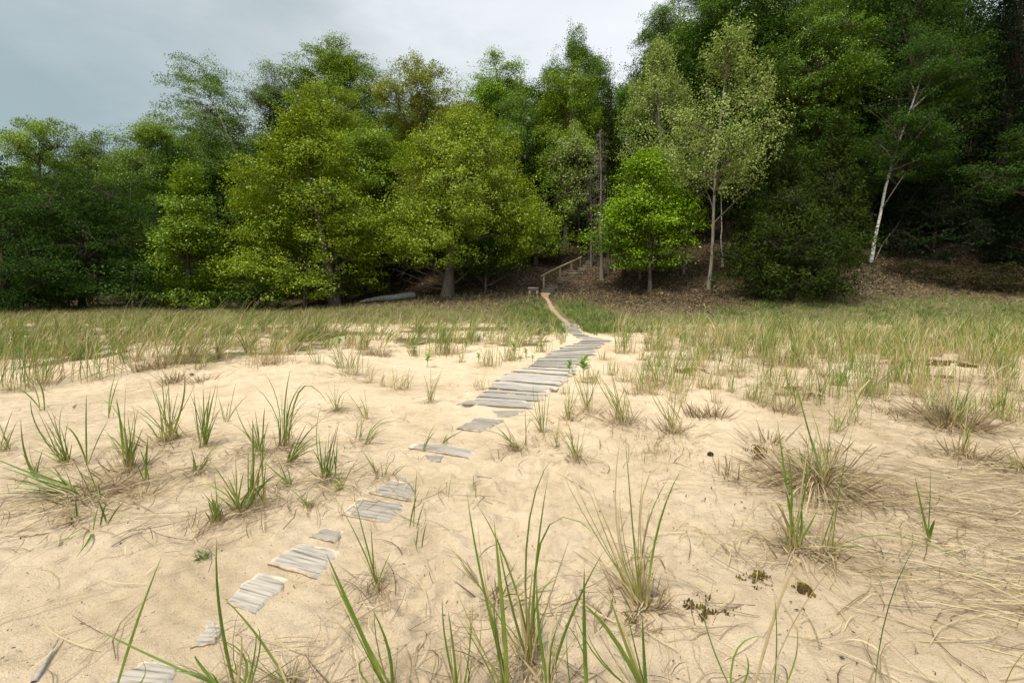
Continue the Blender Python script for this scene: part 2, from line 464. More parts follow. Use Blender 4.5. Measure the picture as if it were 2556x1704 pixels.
def belt(x, y):
    """how dense the dune grass stands, 0..1"""
    yl = 6.9 + 3.4 * sstep(-5.6, -3.4, x)
    end = 16.2 - 1.2 * sstep(-8, -2, x)
    n = fbm(x / 1.3, y / 1.0, 31) * 1.15
    left = sstep(yl - .9, yl + 1.6, y + .8 * n) * (1 - sstep(end - 1.2, end + .8, y + .6 * n)) * (1 - sstep(1.2, 3.0, x))
    yr = 13.0 - 2.4 * sstep(4, 9, x)
    right = sstep(yr - 1.2, yr + 1.6, y + 1.2 * n) * (1 - sstep(14.2, 16.0, y + .6 * n)) * sstep(2.0, 3.4, x)
    d = np.maximum(left, right) * np.clip(.62 + 1.1 * n, 0.05, 1.3)
    return d * sstep(0.55, 1.0, np.minimum(dist_poly(x, y, WALK), dist_poly(x, y, PATH) + .25))

def lawn(x, y):
    dp = np.minimum(dist_poly(x, y, PATH), dist_poly(x, y, WALK[9:]))
    return (1 - sstep(.7, 2.6, dp)) * sstep(.22, .4, dp) * sstep(12.0, 14.5, y) * (1 - sstep(19, 22.5, y))

def wood(x, y):
    """1 on the leaf litter of the wood"""
    e = 19.4 - 2.6 * sstep(2, 6, x) + 3.2 * sstep(8.5, 13, x) + 2.6 * sstep(8, 15, x) * 0 + 1.6 * (1 - sstep(-9, -2, x))
    return sstep(e - 2.4, e + 4.0, y + 2.0 * fbm(x / 2.2, y / 2.2, 41))
# ------------------------------------------------------------------ ground
def build_ground():
    rad = np.concatenate([np.geomspace(0.35, 30, 560), np.geomspace(30.6, 900, 70)])
    front = np.linspace(math.radians(-62), math.radians(62), 760)
    back = np.linspace(math.radians(62), math.radians(298), 90)[1:-1]
    th = np.concatenate([front, back]); K = len(th)
    R, T = np.meshgrid(rad, th, indexing='ij')
    X = R * np.sin(T); Y = R * np.cos(T)
    Z = H(X, np.where(Y < 0, Y * 0.2, Y))
    Z = np.minimum(Z, 30)
    near = (1 - sstep(9, 16, R))
    # trampled sand beside the boards, small pits and clods
    tr = np.exp(-((X - 0.25 + 0.28 * (Y - 3.2)) ** 2 / .5 + (Y - 3.3) ** 2 / 3.0)) + np.exp(-((X - .1) ** 2 / .25 + (Y - 1.9) ** 2 / .35)) * .8
    PC = np.array([gp(*q)[:2] for q in [(400, 1690), (525, 1585), (643, 1482), (690, 1500), (760, 1402), (820, 1340), (940, 1275), (1000, 1225), (1060, 1118), (1150, 1130), (1200, 1062), (1275, 1032)]])
    calm = np.ones_like(X)
    for c_ in PC: calm = np.minimum(calm, .22 + .78 * sstep(.22, .48, np.hypot(X - c_[0], Y - c_[1])))
    near = near * calm
    tr = np.clip(tr + .35 * sstep(.1, .6, fbm(X / 1.2, Y / 1.2, 71)), 0, 1.0)
    Z = Z + near * (0.020 * fbm(X * 3.2, Y * 3.2, 51) + 0.011 * fbm(X * 9, Y * 9, 52) + 0.0036 * fbm(X * 26, Y * 26, 53))
    lump = np.clip(fbm(X * 6.5, Y * 6.5, 61, 4) - .05, 0, 1) ** 1.0
    fine = np.clip(fbm(X * 15, Y * 15, 63, 3) + .1, 0, 1)
    Z = Z + near * tr * (0.06 * lump + 0.030 * fine * (fbm(X * 3, Y * 3, 67) > -.1)) - near * .035 * tr * np.clip(-fbm(X * 5, Y * 5, 66), 0, 1)
    rf = np.random.default_rng(12)
    for i in range(46):
        if i < 26:
            yy = rf.uniform(1.5, 5.0); cxx = -1.15 + (yy - 1.6) * .42 + rf.normal(.55, .28)
        else: yy, cxx = rf.uniform(2.0, 6.5), rf.uniform(-1.5, 2.6)
        an = rf.normal(.25, .35); ca, sa = math.cos(an), math.sin(an)
        dx, dy = X - cxx, Y - yy; u_ = (dx * ca - dy * sa) / .075; v_ = (dx * sa + dy * ca) / .15
        q = np.sqrt(u_ ** 2 + v_ ** 2) + .18 * fbm(X * 14, Y * 14, 83, 2)
        dep = rf.uniform(.016, .038)
        Z = Z + calm ** 2 * (dep * .45 * np.exp(-((q - 1.25) / .22) ** 2) - dep * (1 - sstep(.55, 1.05, q)))
    # wind ripples in the corner by the first boards
    rp = np.exp(-((X + 1.2) ** 2 / .8 + (Y - 2.0) ** 2 / .8))
    Z = Z + rp * .004 * np.sin((X * .5 + Y * .9) * 62 + 2.5 * fbm(X * 3, Y * 3, 9))
    V = np.stack([X, Y, Z], -1).reshape(-1, 3)
    V = np.concatenate([V, [[0, 0, float(Z[0].mean())]]])
    n = len(rad)
    idx = np.arange(n * K).reshape(n, K)
    A = idx[:-1]; B = idx[1:]
    F = np.stack([A, B, np.roll(B, -1, 1), np.roll(A, -1, 1)], -1).reshape(-1, 4)
    c = n * K
    fan = np.array([[c, idx[0, i], idx[0, (i + 1) % K], idx[0, (i + 2) % K]] for i in range(0, K - 1, 2)])
    F = np.concatenate([F, fan])
    x, y = V[:, 0], V[:, 1]
    w = wood(x, y) * (y > 5)
    t = np.clip(np.maximum(belt(x, y) * 0.85, lawn(x, y)), 0, 1)
    t = np.maximum(t, sstep(14.2, 16.5, y) * .85)
    d0 = dist_poly(x, y, WALK)
    dirt = 0.10 + .30 * sstep(-.1, .5, fbm(x / 1.6, y / 1.6, 81)) + .45 * sstep(1.2, 3.5, x - .12 * y) * sstep(1.0, 2.2, y) + .35 * sstep(2.0, 4.0, -x - .15 * y)
    dirt = dirt + .35 * sstep(5.5, 9, y) * sstep(2.2, 4, x) + .35 * sstep(6.2, 8.5, y) * sstep(2.5, 5, -x)
    dirt = np.clip(dirt * (0.35 + 0.65 * sstep(.4, 1.4, d0)), 0, 1) * (1 - w)
    me = mesh_np('ground', V, F, {'turf': t * (1 - .25 * w), 'litter': w, 'dirt': dirt}, smooth=True)
    o = link('ground', me, M_GROUND)
    tag(o, 'pale dune sand rising into a wooded hill with leaf litter', None, None, 'structure')
build_ground()

def m_path():
    m, nt, out = newmat('trodden_sand')
    P = pos(nt); n = noise(nt, 6, 5, P, .7); n2 = noise(nt, 60, 3, P, .7)
    col = ramp(nt, n, [(.3, (.27, .19, .11)), (.7, (.42, .315, .195))])
    col = mix(nt, .5, col, ramp(nt, n2, [(.3, (.6, .58, .55)), (.6, (1, 1, 1))]), 'MULTIPLY')
    princ(nt, out, col, .95, bump(nt, n, .5, .04), .1)
    return m

def build_path():
    P = PATH; s = np.concatenate([[0], np.cumsum(np.linalg.norm(np.diff(P[:, :2], axis=0), axis=1))])
    q = np.linspace(0, s[-1], 90)
    cx = np.interp(q, s, P[:, 0]); cy = np.interp(q, s, P[:, 1])
    for _ in range(4):
        cx[1:-1] = (cx[:-2] + 2 * cx[1:-1] + cx[2:]) / 4; cy[1:-1] = (cy[:-2] + 2 * cy[1:-1] + cy[2:]) / 4
    tx, ty = np.gradient(cx), np.gradient(cy); L = np.hypot(tx, ty); nx, ny = -ty / L, tx / L
    k = 9; V = []
    wl = .115 + .05 * fbm(q * 1.3, q * 0 + 3, 5) + .05 * fbm(q * 6, q * 0 + 1, 6) + .12 * sstep(.8, 1, q / s[-1]); wr = .115 + .05 * fbm(q * 1.3, q * 0 + 9, 8) + .05 * fbm(q * 6, q * 0 + 5, 9) + .12 * sstep(.8, 1, q / s[-1])
    for j in range(k):
        f = j / (k - 1) * 2 - 1
        off = np.where(f < 0, f * wl, f * wr)
        x = cx + nx * off; y = cy + ny * off
        V.append(np.stack([x, y, H(x, y) + 0.03 - .035 * abs(f) ** 3 + .012 * fbm(x * 4, y * 4, 3)], -1))
    V = np.stack(V, 1); idx = np.arange(90 * k).reshape(90, k)
    F = np.stack([idx[:-1, :-1], idx[:-1, 1:], idx[1:, 1:], idx[1:, :-1]], -1).reshape(-1, 4)
    o = link('path', mesh_np('path', V.reshape(-1, 3), F, smooth=True), m_path())
    tag(o, 'narrow trodden sand path winding through green grass to the steps', None, None, 'structure')
build_path()

# ------------------------------------------------------------------ trees
U = 1045.0   # tree columns are noted on a 2352 px wide print of the photograph
def z_at(py, d):
    el = math.atan((784 - py) / U) - PITCH
    return CAM_H + d * math.tan(el)
def x_at(px, d, z):
    return (px - 1176) / U * (CP * d - SP * (z - CAM_H))

PROFILE = {'aspen': ([0, .12, .35, .6, .82, 1.0], [.45, .85, 1.0, .74, .40, .04]),
           'round': ([0, .12, .35, .6, .85, 1.0], [.35, .75, 1.0, .95, .62, .12]),
           'dome':  ([0, .10, .3, .6, .85, 1.0], [.70, .98, 1.0, .86, .55, .15]),
           'cone':  ([0, .08, .25, .5, .75, 1.0], [.62, .95, 1.0, .74, .42, .06]),
           'spire': ([0, .08, .25, .5, .75, 1.0], [.55, 1.0, .92, .66, .36, .03]),
           'column': ([0, .1, .3, .6, .85, 1.0], [.5, .8, 1.0, .95, .62, .1]),
           'fan':   ([0, .15, .4, .65, .88, 1.0], [.25, .5, .78, 1.0, .8, .3])}
# leaf habit: clump radius, flatness, leaves per clump, leaf length, leaf width, upward facing, droop
HABIT = {'maple': (.46, .60, 66, .112, .074, .9, .12), 'oak': (.33, .85, 42, .106, .066, .5, .1),
         'poplar': (.27, 1.35, 30, .092, .072, .25, -.3), 'birch': (.40, .55, 56, .085, .058, .4, .5),
         'cedar': (.34, 1.0, 44, .17, .045, .15, .0), 'spruce': (.5, .35, 46, .17, .05, .5, .8)}

def crown_points(n, prof, lob, seed, shell):
    r = np.random.default_rng(seed)
    hs, ws = PROFILE[prof]
    out = np.empty((0, 4))
    while len(out) < n:
        t = r.uniform(0, 1, n * 2); w = np.interp(t, hs, ws)
        keep = r.uniform(0, 1, n * 2) < (w * .85 + .15)
        t, w = t[keep], w[keep]
        th = r.uniform(0, 2 * np.pi, len(t))
        # lobes: the outline bulges and breaks
        b = 1 + lob * fbm(th / (2 * np.pi) * 5 + seed * 3.1, t * 4.5, seed % 97, 3)
        gap = fbm(np.cos(th) * 1.6 + seed, np.sin(th) * 1.6 + t * 5.0, seed % 89, 2)
        rho = shell + (1 - shell) * r.uniform(0, 1, len(t)) ** .55
        rho = np.where(r.uniform(0, 1, len(t)) < .22, r.uniform(.15, .8, len(t)), rho)
        R = w * b * rho * np.where(r.uniform(0, 1, len(t)) < .10, r.uniform(1.0, 1.22, len(t)), 1.0)
        ok = gap > -0.30
        out = np.concatenate([out, np.stack([R * np.cos(th), R * np.sin(th), t, rho], -1)[ok]])
    return out[:n]

def bough_points(n, prof, lob, seed, shell, aspect, B, rb, zf):
    r = np.random.default_rng(seed + 900)
    c = crown_points(B, prof, lob, seed, shell)
    c[:, :2] *= .80; c[0] = (0, 0, .86, 1); c[1] = (.2, -.3, .70, 1)
    br = rb * r.uniform(.62, 1.30, B) * np.interp(c[:, 2], [0, .5, 1], [1.05, 1.0, .72])
    k = r.choice(B, n, p=br ** 2 / np.sum(br ** 2))
    d = unit(r.normal(0, 1, (n, 3))); d[:, 2] = np.where(r.uniform(0, 1, n) < .72, np.abs(d[:, 2]), d[:, 2])
    q = r.uniform(.55, 1.0, n) ** .6 * np.where(r.uniform(0, 1, n) < .10, 1.22, 1.0)
    wob = 1 + .55 * fbm(d[:, 0] * 2 + k * 7.1, d[:, 1] * 2 + d[:, 2] * 2 + seed, 17, 2)
    P = c[k].copy()
    P[:, :2] += d[:, :2] * (br[k] * q * wob)[:, None]
    P[:, 2] += d[:, 2] * br[k] * q * wob * zf / aspect
    P[:, 2] = np.where(P[:, 2] < 0, -P[:, 2] * .4, P[:, 2])
    m = r.uniform(0, 1, n) < .16                    # loose sprays between the boughs
    P[m] = crown_points(int(m.sum()) or 1, prof, lob, seed + 7, .3)[:int(m.sum())]
    return P

def leaves(C, r0, habit, seed, axis, size=1.0, wind=0.0, num=1.0):
    r = np.random.default_rng(seed)
    rc, flat, k, ll, lw, upw, droop = HABIT[habit]
    k = max(6, int(k * num)); N = len(C)
    rcl = r0[:, None] * np.ones((1, k))
    th = r.uniform(0, 2 * np.pi, (N, k)); rho = np.sqrt(r.uniform(0, 1, (N, k)))
    out = C - axis; out[:, 2] *= .35; out = unit(out)
    off = np.stack([np.cos(th) * rho, np.sin(th) * rho, (r.uniform(-1, 1, (N, k)) * flat * (1 - rho * .5) - droop * rho ** 2 * .6)], -1) * rcl[..., None]
    # clumps stretch outward along the spray
    s = np.sum(off * out[:, None], -1, keepdims=True)
    off = off + out[:, None] * s * .45
    p = (C[:, None] + off).reshape(-1, 3)
    nrm = unit(r.normal(0, .55, (N * k, 3)) + np.array([0, 0, upw]) + np.repeat(out, k, 0) * .45)
    a = unit(np.cross(nrm, r.normal(0, 1, (N * k, 3)))); b = np.cross(nrm, a)
    sc = size * r.uniform(.65, 1.2, (N * k, 1))
    a = a * ll / 2 * sc; b = b * lw / 2 * sc
    V = np.stack([p - a, p + b - a * .1, p + a, p - b - a * .1], 1).reshape(-1, 3)
    F = np.arange(N * k * 4).reshape(-1, 4)
    tint = np.clip(.5 + np.repeat(r.normal(0, .22, N), k) + r.normal(0, .10, N * k), 0, 1)
    return V, F, tint

def build_tree(name, label, base, zb, zt, cx, rx, ry, prof='round', habit='maple', colr='green', bark='grey', dens=1.0, lob=.45, shell=.55,
               trunk_r=None, seed=1, size=1.0, group=None, cat='tree', limbs=12, lean=None, cy=0.0, extra=None, num=1.0, trunk_top=.82, twigs=True, stems=1, boughs=None, rb=None, zf=None):
    """trunk from base; crown between heights zb and zt about cx (and cy behind the trunk)"""
    base = np.asarray(base, float)
    r = np.random.default_rng(seed)
    root = empty(name, base); tag(root, label, cat, group)
    ht = zt - base[2]
    tr = trunk_r or .014 * ht + .03
    rc = HABIT[habit][0] * size
    hz = (zt - zb) / 2
    n = int(np.clip(dens * 2.6 * 4 * rx * hz / (rc * rc * 1.15), 30, 2300))
    if habit in ('cedar', 'spruce') and not boughs: c4 = crown_points(n, prof, lob, seed, shell)
    else:
        c4 = bough_points(n, prof, lob, seed, .62, (zt - zb) / rx, boughs or {'maple': 28, 'oak': 32, 'birch': 18, 'poplar': 24, 'cedar': 30, 'spruce': 24}[habit],
                          rb or {'maple': .37, 'oak': .35, 'birch': .36, 'poplar': .27, 'cedar': .30, 'spruce': .3}[habit], zf or {'maple': .82, 'oak': .75, 'birch': .75, 'poplar': 1.7, 'cedar': 1.5, 'spruce': 1}[habit])
    ax_x = cx - base[0]
    C = np.stack([ax_x + c4[:, 0] * rx, cy + c4[:, 1] * ry, zb - base[2] + c4[:, 2] * (zt - zb)], -1)
    if lean is not None: C[:, 0] += lean * (c4[:, 2] - .5) * (zt - zb)
    axis = np.stack([np.full(n, ax_x), np.full(n, cy), (C[:, 2] - .25 * (zt - zb))], -1)
    axis[:, 2] = np.clip(axis[:, 2], zb - base[2], None)
    acc = Acc()
    # trunk
    top = np.array([ax_x + (lean or 0) * (.3) * (zt - zb), cy * .9, (zb - base[2]) + trunk_top * (zt - zb)])
    m = 9; t = np.linspace(0, 1, m)
    wob = np.stack([fbm(t * 2.2 + seed, t * 0 + 1, 3), fbm(t * 2.2 + seed, t * 0 + 5, 4), t * 0], -1) * (.022 * ht) * np.sin(t * np.pi)[:, None]
    tp = np.stack([top[0] * t ** 1.25, top[1] * t ** 1.25, top[2] * t], -1) + wob
    tp[0, 2] = -.12
    trr = tr * (1 - t) ** .8 + .018; trr[0] *= 1.45
    tubes(acc, tp[None], trr[None], 8)
    for s in range(1, stems):
        o2 = np.array([r.normal(0, .28), r.normal(0, .2), 0]); e2 = C[r.integers(n)]
        q = np.stack([o2 * (1 - u) + e2 * u + np.array([0, 0, 0]) for u in t]); tubes(acc, q[None], (trr * .6)[None], 6)
    # limbs and twigs
    M = min(limbs, n); pick = r.choice(n, M, replace=False); E = C[pick] * .92 + axis[pick] * .08
    hb = np.clip((E[:, 2] - .42 * np.hypot(E[:, 0] - ax_x, E[:, 1] - cy) - .1 * ht * r.uniform(0, 1, M)) / max(top[2], .1), .10, .97)
    B = np.stack([np.interp(hb, t, tp[:, i]) for i in range(3)], -1)
    rb_ = np.interp(hb, t, trr) * (.5 if bark != 'birch' else .34)
    u = np.linspace(0, 1, 6)
    mid = (B + E) / 2 + np.stack([r.normal(0, .12, M) * rx, r.normal(0, .12, M) * ry, .10 * np.linalg.norm(E - B, axis=1)], -1)
    L = B[:, None] * (1 - u[None, :, None]) ** 2 + mid[:, None] * 2 * (u * (1 - u))[None, :, None] + E[:, None] * (u ** 2)[None, :, None]
    tubes(acc, L, rb_[:, None] * (1 - u[None]) ** .7 + .012, 5, a=.7)
    if twigs:
        LP = L[:, 2:].reshape(-1, 3)
        ss = r.choice(n, min(n, 420), replace=False)
        dd = np.linalg.norm(C[ss][:, None] - LP[None], axis=-1) + 0.8 * np.clip(LP[None, :, 2] - C[ss][:, None, 2] + .2, 0, 9)
        q0 = LP[np.argmin(dd, 1)]; q1 = C[ss]
        qm = (q0 + q1) / 2 + r.normal(0, .07, (len(ss), 3)) + np.array([0, 0, .06])
        tubes(acc, np.stack([q0, qm, q1 + .15 * (q1 - qm)], 1), np.array([[.016, .010, .003]]) * np.ones((len(ss), 1)), 3, a=1.0)
    if extra is not None: extra(acc, r, tp, trr)
    link('trunk', acc.mesh('trunk', True), BARK[bark], root)
    V, F, tint = leaves(C, rc * r.uniform(.65, 1.35, n), habit, seed + 5, axis, size, num=num)
    link('crown', mesh_np('crown', V, F, fattrs={'tint': tint}), leafmat(colr), root)
    return root

def T(name, label, bx, by, d, xl, xr, yt, yb, seed, **k):
    """a tree noted from the photograph: foot column and row (None: unseen), distance, crown box"""
    zt = z_at(yt, d); zb = z_at(yb, d)
    zm = (zt + zb) / 2
    cx = x_at((xl + xr) / 2, d, zm); rx = (x_at(xr, d, zm) - x_at(xl, d, zm)) / 2
    if by is not None:
        b = gp(bx * 2556 / 2352, by * 2556 / 2352)
    else:
        z0 = 1.0; 
        for _ in range(3):
            x0 = x_at(bx, d, z0); z0 = float(H(x0, d))
        b = np.array([x0, d, z0])
    zb = max(zb, b[2] + .15)
    ry = k.pop('ry', None) or min(rx * .85, 3.2)
    return build_tree(name, label, b, zb, zt, cx, rx, ry, seed=seed, **k)

def low_dead_limbs(acc, r, tp, trr):
    for (x, y, z, h) in [(-2.2, -.5, 1.7, .75), (-2.0, -.9, 1.15, .55), (-1.9, -.6, .75, .35), (1.7, -.3, 1.9, .45), (-2.9, .2, 2.4, 1.1)]:
        u = np.linspace(0, 1, 7)
        a = np.array([0, 0, h]); e = np.array([x, y, z]); mdl = (a + e) / 2 + np.array([0, 0, -.22 if x < 0 else -.35])
        L = a * (1 - u[:, None]) ** 2 + mdl * 2 * (u * (1 - u))[:, None] + e * (u ** 2)[:, None]
        tubes(acc, L[None], (.045 * (1 - u) + .010)[None], 5, a=.6)
        for j in range(5):
            p = L[r.integers(3, 7)]; q = p + np.array([r.normal(-.3 * np.sign(-x), .3), r.normal(0, .3), r.normal(.0, .3)])
            tubes(acc, np.stack([p, (p + q) / 2 + r.normal(0, .06, 3), q])[None], np.array([[.018, .012, .004]]), 3)

def birch_boughs(acc, r, tp, trr):
    for f in (.5, .58, .66, .74, .82, .9):
        p = np.array([np.interp(f, np.linspace(0, 1, len(tp)), tp[:, i]) for i in range(3)])
        sgn = r.choice([-1, 1]); e = p + np.array([sgn * r.uniform(.4, 1.1), -r.uniform(.1, .6), r.uniform(.5, 1.3)])
        mdl = (p + e) / 2 + np.array([0, 0, .25]); u = np.linspace(0, 1, 6)
        L = p * (1 - u[:, None]) ** 2 + mdl * 2 * (u * (1 - u))[:, None] + e * (u ** 2)[:, None]
        tubes(acc, L[None], (.032 * (1 - u) + .008)[None], 5, a=.25)

# --- front row and everything that can be told apart, from the lake side to the dark wood
Y = dict(habit='maple', colr='yellow'); 
T('maple_tree', 'dark green maple cut off by the frame at the low end of the wood', -10, None, 23, -150, 75, 318, 690, 101, prof='dome', colr='dark', dens=.8)
T('oak_tree', 'open crowned yellowish oak whose sparse top shows sky, above the birch thicket', 95, None, 31, -10, 205, 280, 470, 102, prof='round', habit='oak', colr='lime', dens=.9, lob=.8, limbs=20)
T('willow_tree', 'small grey green willow top peeping between the sparse oak and the broad canopy', 225, None, 35, 165, 285, 308, 470, 103, habit='poplar', colr='grey', dens=1.0)
T('beech_tree', 'broad flat topped yellow green beech behind the leaning birch', 350, None, 38, 225, 490, 280, 480, 104, prof='dome', colr='lime', dens=2.0, boughs=34, ry=3.5)
T('alder_tree', 'wide dark bluish green alder thicket with pale dead limbs along its front', 190, None, 23.5, 20, 375, 385, 700, 105, prof='dome', habit='birch', colr='moss', dens=1.6, ry=3.0, boughs=36, lob=.6, limbs=18, bark='dark')
T('alder_tree', 'low dark alder at the frame edge below the dark maple', 10, None, 21.5, -110, 150, 470, 705, 106, prof='dome', habit='birch', colr='moss', dens=.8)
T('alder_tree', 'rounded green alder standing behind the yellow green shrub maple', 300, None, 27, 205, 420, 345, 600, 107, prof='round', habit='birch', colr='green', dens=.8)
T('birch_tree', 'white barked birch leaning out over the canopy at the low end of the wood', 650, None, 33, 395, 610, 148, 420, 108, prof='fan', habit='birch', colr='green', bark='birch', dens=1.1, lob=.9, limbs=20, lean=-.28, trunk_r=.075, boughs=28)
T('birch_tree', 'thin topped birch with bare white twigs against the sky beside the big round maple', 640, None, 36, 560, 700, 150, 400, 109, prof='fan', habit='birch', colr='grey', bark='birch', dens=1.4, boughs=26, lob=.8, limbs=24)
T('maple_tree', 'tall round fresh green maple that tops the middle of the wood', 770, None, 38, 625, 908, 95, 440, 110, prof='dome', colr='lime', dens=2.3, boughs=38, limbs=22, lob=.35)
T('oak_tree', 'yellow green oak top directly in front of the tall round maple', 750, None, 31, 648, 860, 205, 430, 111, prof='round', habit='oak', colr='yellow', dens=1.6)
T('maple_tree', 'large layered yellow green maple with a short stout trunk behind the dune grass', 770, 702, 25, 540, 905, 272, 680, 112, prof='cone', colr='yellow', dens=2.0, boughs=46, rb=.30, limbs=22, trunk_r=.24, lob=.5, ry=3.6)
T('maple_tree', 'slimmer yellow green maple filling in behind the large layered one', 850, None, 29, 745, 965, 290, 600, 113, prof='round', colr='lime', dens=1.3)
T('maple_tree', 'shrub like yellow green maple branching down to the grass', 430, None, 23, 345, 525, 393, 712, 114, prof='cone', colr='lime', dens=1.9, lob=.5)
T('maple_tree', 'small loose dark green maple sapling at the foot of the dark alder', 305, None, 22, 240, 385, 600, 705, 115, prof='round', colr='dark', dens=.7)
T('oak_tree', 'thin golden oak letting sky through between the round maple and the gap', 985, None, 32, 862, 1070, 146, 470, 116, prof='fan', habit='oak', colr='golden', dens=1.4, lob=.6, limbs=24)
T('oak_tree', 'great spreading yellow oak with bare low limbs beside the fallen log', 1028, 679, 25, 880, 1250, 285, 612, 117, prof='dome', habit='oak', colr='yellow', dens=1.9, boughs=54, rb=.28, limbs=26, trunk_r=.27, extra=low_dead_limbs, ry=3.6, lob=.4)
T('oak_tree', 'golden tipped oak rising just behind the great spreading oak', 1060, None, 28, 930, 1190, 240, 480, 118, prof='cone', habit='oak', colr='golden', dens=1.4)
T('maple_tree', 'small dark green understorey maple on a thin stem under the great oak', 1115, 668, 25, 1040, 1200, 548, 628, 119, prof='dome', colr='moss', dens=1.0, trunk_r=.045)
T('maple_tree', 'bright green maple whose domed top meets the sky right of the gap', 1150, None, 39, 1048, 1235, 122, 330, 120, prof='dome', colr='vivid', dens=1.7, limbs=18)
T('ash_tree', 'mid green ash with a soft round crown below the bright domed maple', 1190, None, 33, 1085, 1295, 205, 460, 121, prof='round', habit='birch', colr='green', dens=1.4)
T('poplar_tree', 'tall narrow green poplar with feathery top at the notch of sky', 1310, None, 41, 1230, 1395, 88, 330, 122, prof='column', habit='poplar', colr='green', dens=1.4, bark='poplar')
T('poplar_tree', 'tall silver green poplar just behind the feathery one at the notch', 1375, None, 43, 1320, 1420, 130, 380, 123, prof='column', habit='poplar', colr='grey', dens=1.2, bark='poplar')
T('maple_tree', 'yellow green maple standing before the two notch poplars', 1300, None, 32, 1228, 1398, 150, 430, 124, prof='round', habit='oak', colr='lime', dens=1.5)
T('poplar_tree', 'sparse whitish poplar branches hanging above the steps', 1330, None, 28.5, 1255, 1395, 290, 500, 125, prof='round', habit='poplar', colr='pale', dens=.30, bark='dark', lob=.8, trunk_r=.05)
T('maple_tree', 'shaded understorey maple spreading over the wooden steps', 1230, None, 29, 1170, 1345, 400, 590, 126, prof='round', colr='lime', dens=.45, lob=.8)
T('cedar_tree', 'slim dark cedar rising above the handrail', 1395, None, 29.5, 1350, 1440, 205, 590, 127, prof='spire', habit='cedar', colr='cedar', dens=1.0, bark='dark')
T('poplar_tree', 'pale poplar full of whitish young leaves behind the vivid maple', 1512, None, 27.5, 1405, 1612, 105, 470, 128, prof='aspen', habit='poplar', colr='pale', dens=.72, boughs=34, bark='poplar', limbs=22, lob=.6)
T('poplar_tree', 'pale poplar with a long clean grey trunk beside the cedars', 1628, 662, 24, 1512, 1750, 112, 465, 129, prof='aspen', habit='poplar', colr='pale', dens=.55, boughs=46, rb=.24, bark='poplar', limbs=22, trunk_r=.066, lob=.6)
T('maple_tree', 'small vivid green maple glowing in front of the dark wood', 1493, 669, 23, 1380, 1605, 338, 612, 130, prof='cone', colr='vivid', dens=2.0, trunk_r=.085, lob=.6, boughs=30, rb=.37)
T('aspen_tree', 'tall green aspen topping the skyline behind the pale poplars', 1500, None, 37, 1405, 1610, 35, 340, 131, prof='dome', habit='birch', colr='green', dens=1.6)
T('aspen_tree', 'tall dense green aspen reaching the top of the frame', 1620, None, 38, 1510, 1740, -110, 330, 132, prof='dome', habit='birch', colr='green', dens=1.8)
T('poplar_tree', 'big grey green poplar whose top leaves the frame', 1760, None, 35, 1665, 1880, -120, 330, 133, prof='column', habit='poplar', colr='grey', dens=1.6, bark='poplar')
T('cedar_tree', 'bushy dark cedar with rounded skirts reaching the ground at the wood edge', 1815, None, 20.8, 1668, 1970, 455, 700, 134, prof='cone', habit='cedar', colr='cedar', dens=1.25, bark='dark', lob=.25, ry=2.4, shell=.7, boughs=34, rb=.30, zf=1.5)
T('cedar_tree', 'tall dark cedar spire right behind the bushy one', 1775, None, 23.5, 1685, 1870, 215, 640, 135, prof='spire', habit='cedar', colr='cedar', dens=1.2, bark='dark', lob=.25, shell=.7)
T('cedar_tree', 'second shorter cedar spire between the tall spire and the white birch', 1905, None, 25.5, 1840, 1985, 262, 640, 136, prof='spire', habit='cedar', colr='cedar', dens=1.1, bark='dark', shell=.7)
T('oak_tree', 'dark limbed oak with thin foliage high above the cedars', 1870, None, 31, 1770, 1985, 15, 380, 137, prof='round', habit='oak', colr='green', dens=1.2, lob=.7, limbs=26, bark='dark')  # yellow green toned down so the leaf colour carries the shade here
T('birch_tree', 'white trunked birch leaning in front of the darkest part of the wood', 2000, 602, 26, 1955, 2225, 85, 420, 138, prof='round', habit='birch', colr='dark', bark='birch', dens=1.3, limbs=16, trunk_r=.062, extra=birch_boughs, lob=.5)  # foliage darkened in colour for the gloom on this side
T('aspen_tree', 'high aspen in shade darkened green spreading over the leaning birch', 2080, None, 32, 1905, 2250, -70, 200, 139, prof='dome', habit='poplar', colr='dark', dens=1.5, lob=.6, ry=3.2)  # darker leaf colour stands in for shade on this aspen
T('hemlock_tree', 'low dark hemlock filling the shade between the birch and the frame edge', 2140, None, 26, 2025, 2270, 400, 640, 140, prof='cone', habit='spruce', colr='deep', dens=1.0, bark='dark', shell=.7)
T('maple_tree', 'dark green maple bough leaning in from the edge of the frame below the spruces', 2430, None, 23, 2240, 2450, 285, 460, 141, prof='dome', habit='birch', colr='moss', dens=1.0, lob=.7, bark='dark')
for j, (x, d, xl, xr, yt, lab) in enumerate([
        (2290, 27, 2210, 2385, -120, 'towering blackish spruce behind the maple bough at the edge of the frame'),
        (2420, 24, 2330, 2520, -200, 'nearest blackish spruce, mostly beyond the edge of the frame'),
        (2200, 30, 2110, 2300, 60, 'blackish spruce behind the crown of the leaning birch'),
        (2060, 29, 1960, 2150, 190, 'dark spruce standing straight behind the white birch trunk')]):
    T('spruce_tree', lab, x, None, d, xl, xr, yt, 640, 150 + j, prof='spire', habit='spruce', colr='deep', dens=1.15, bark='dark', shell=.65, lob=.3)

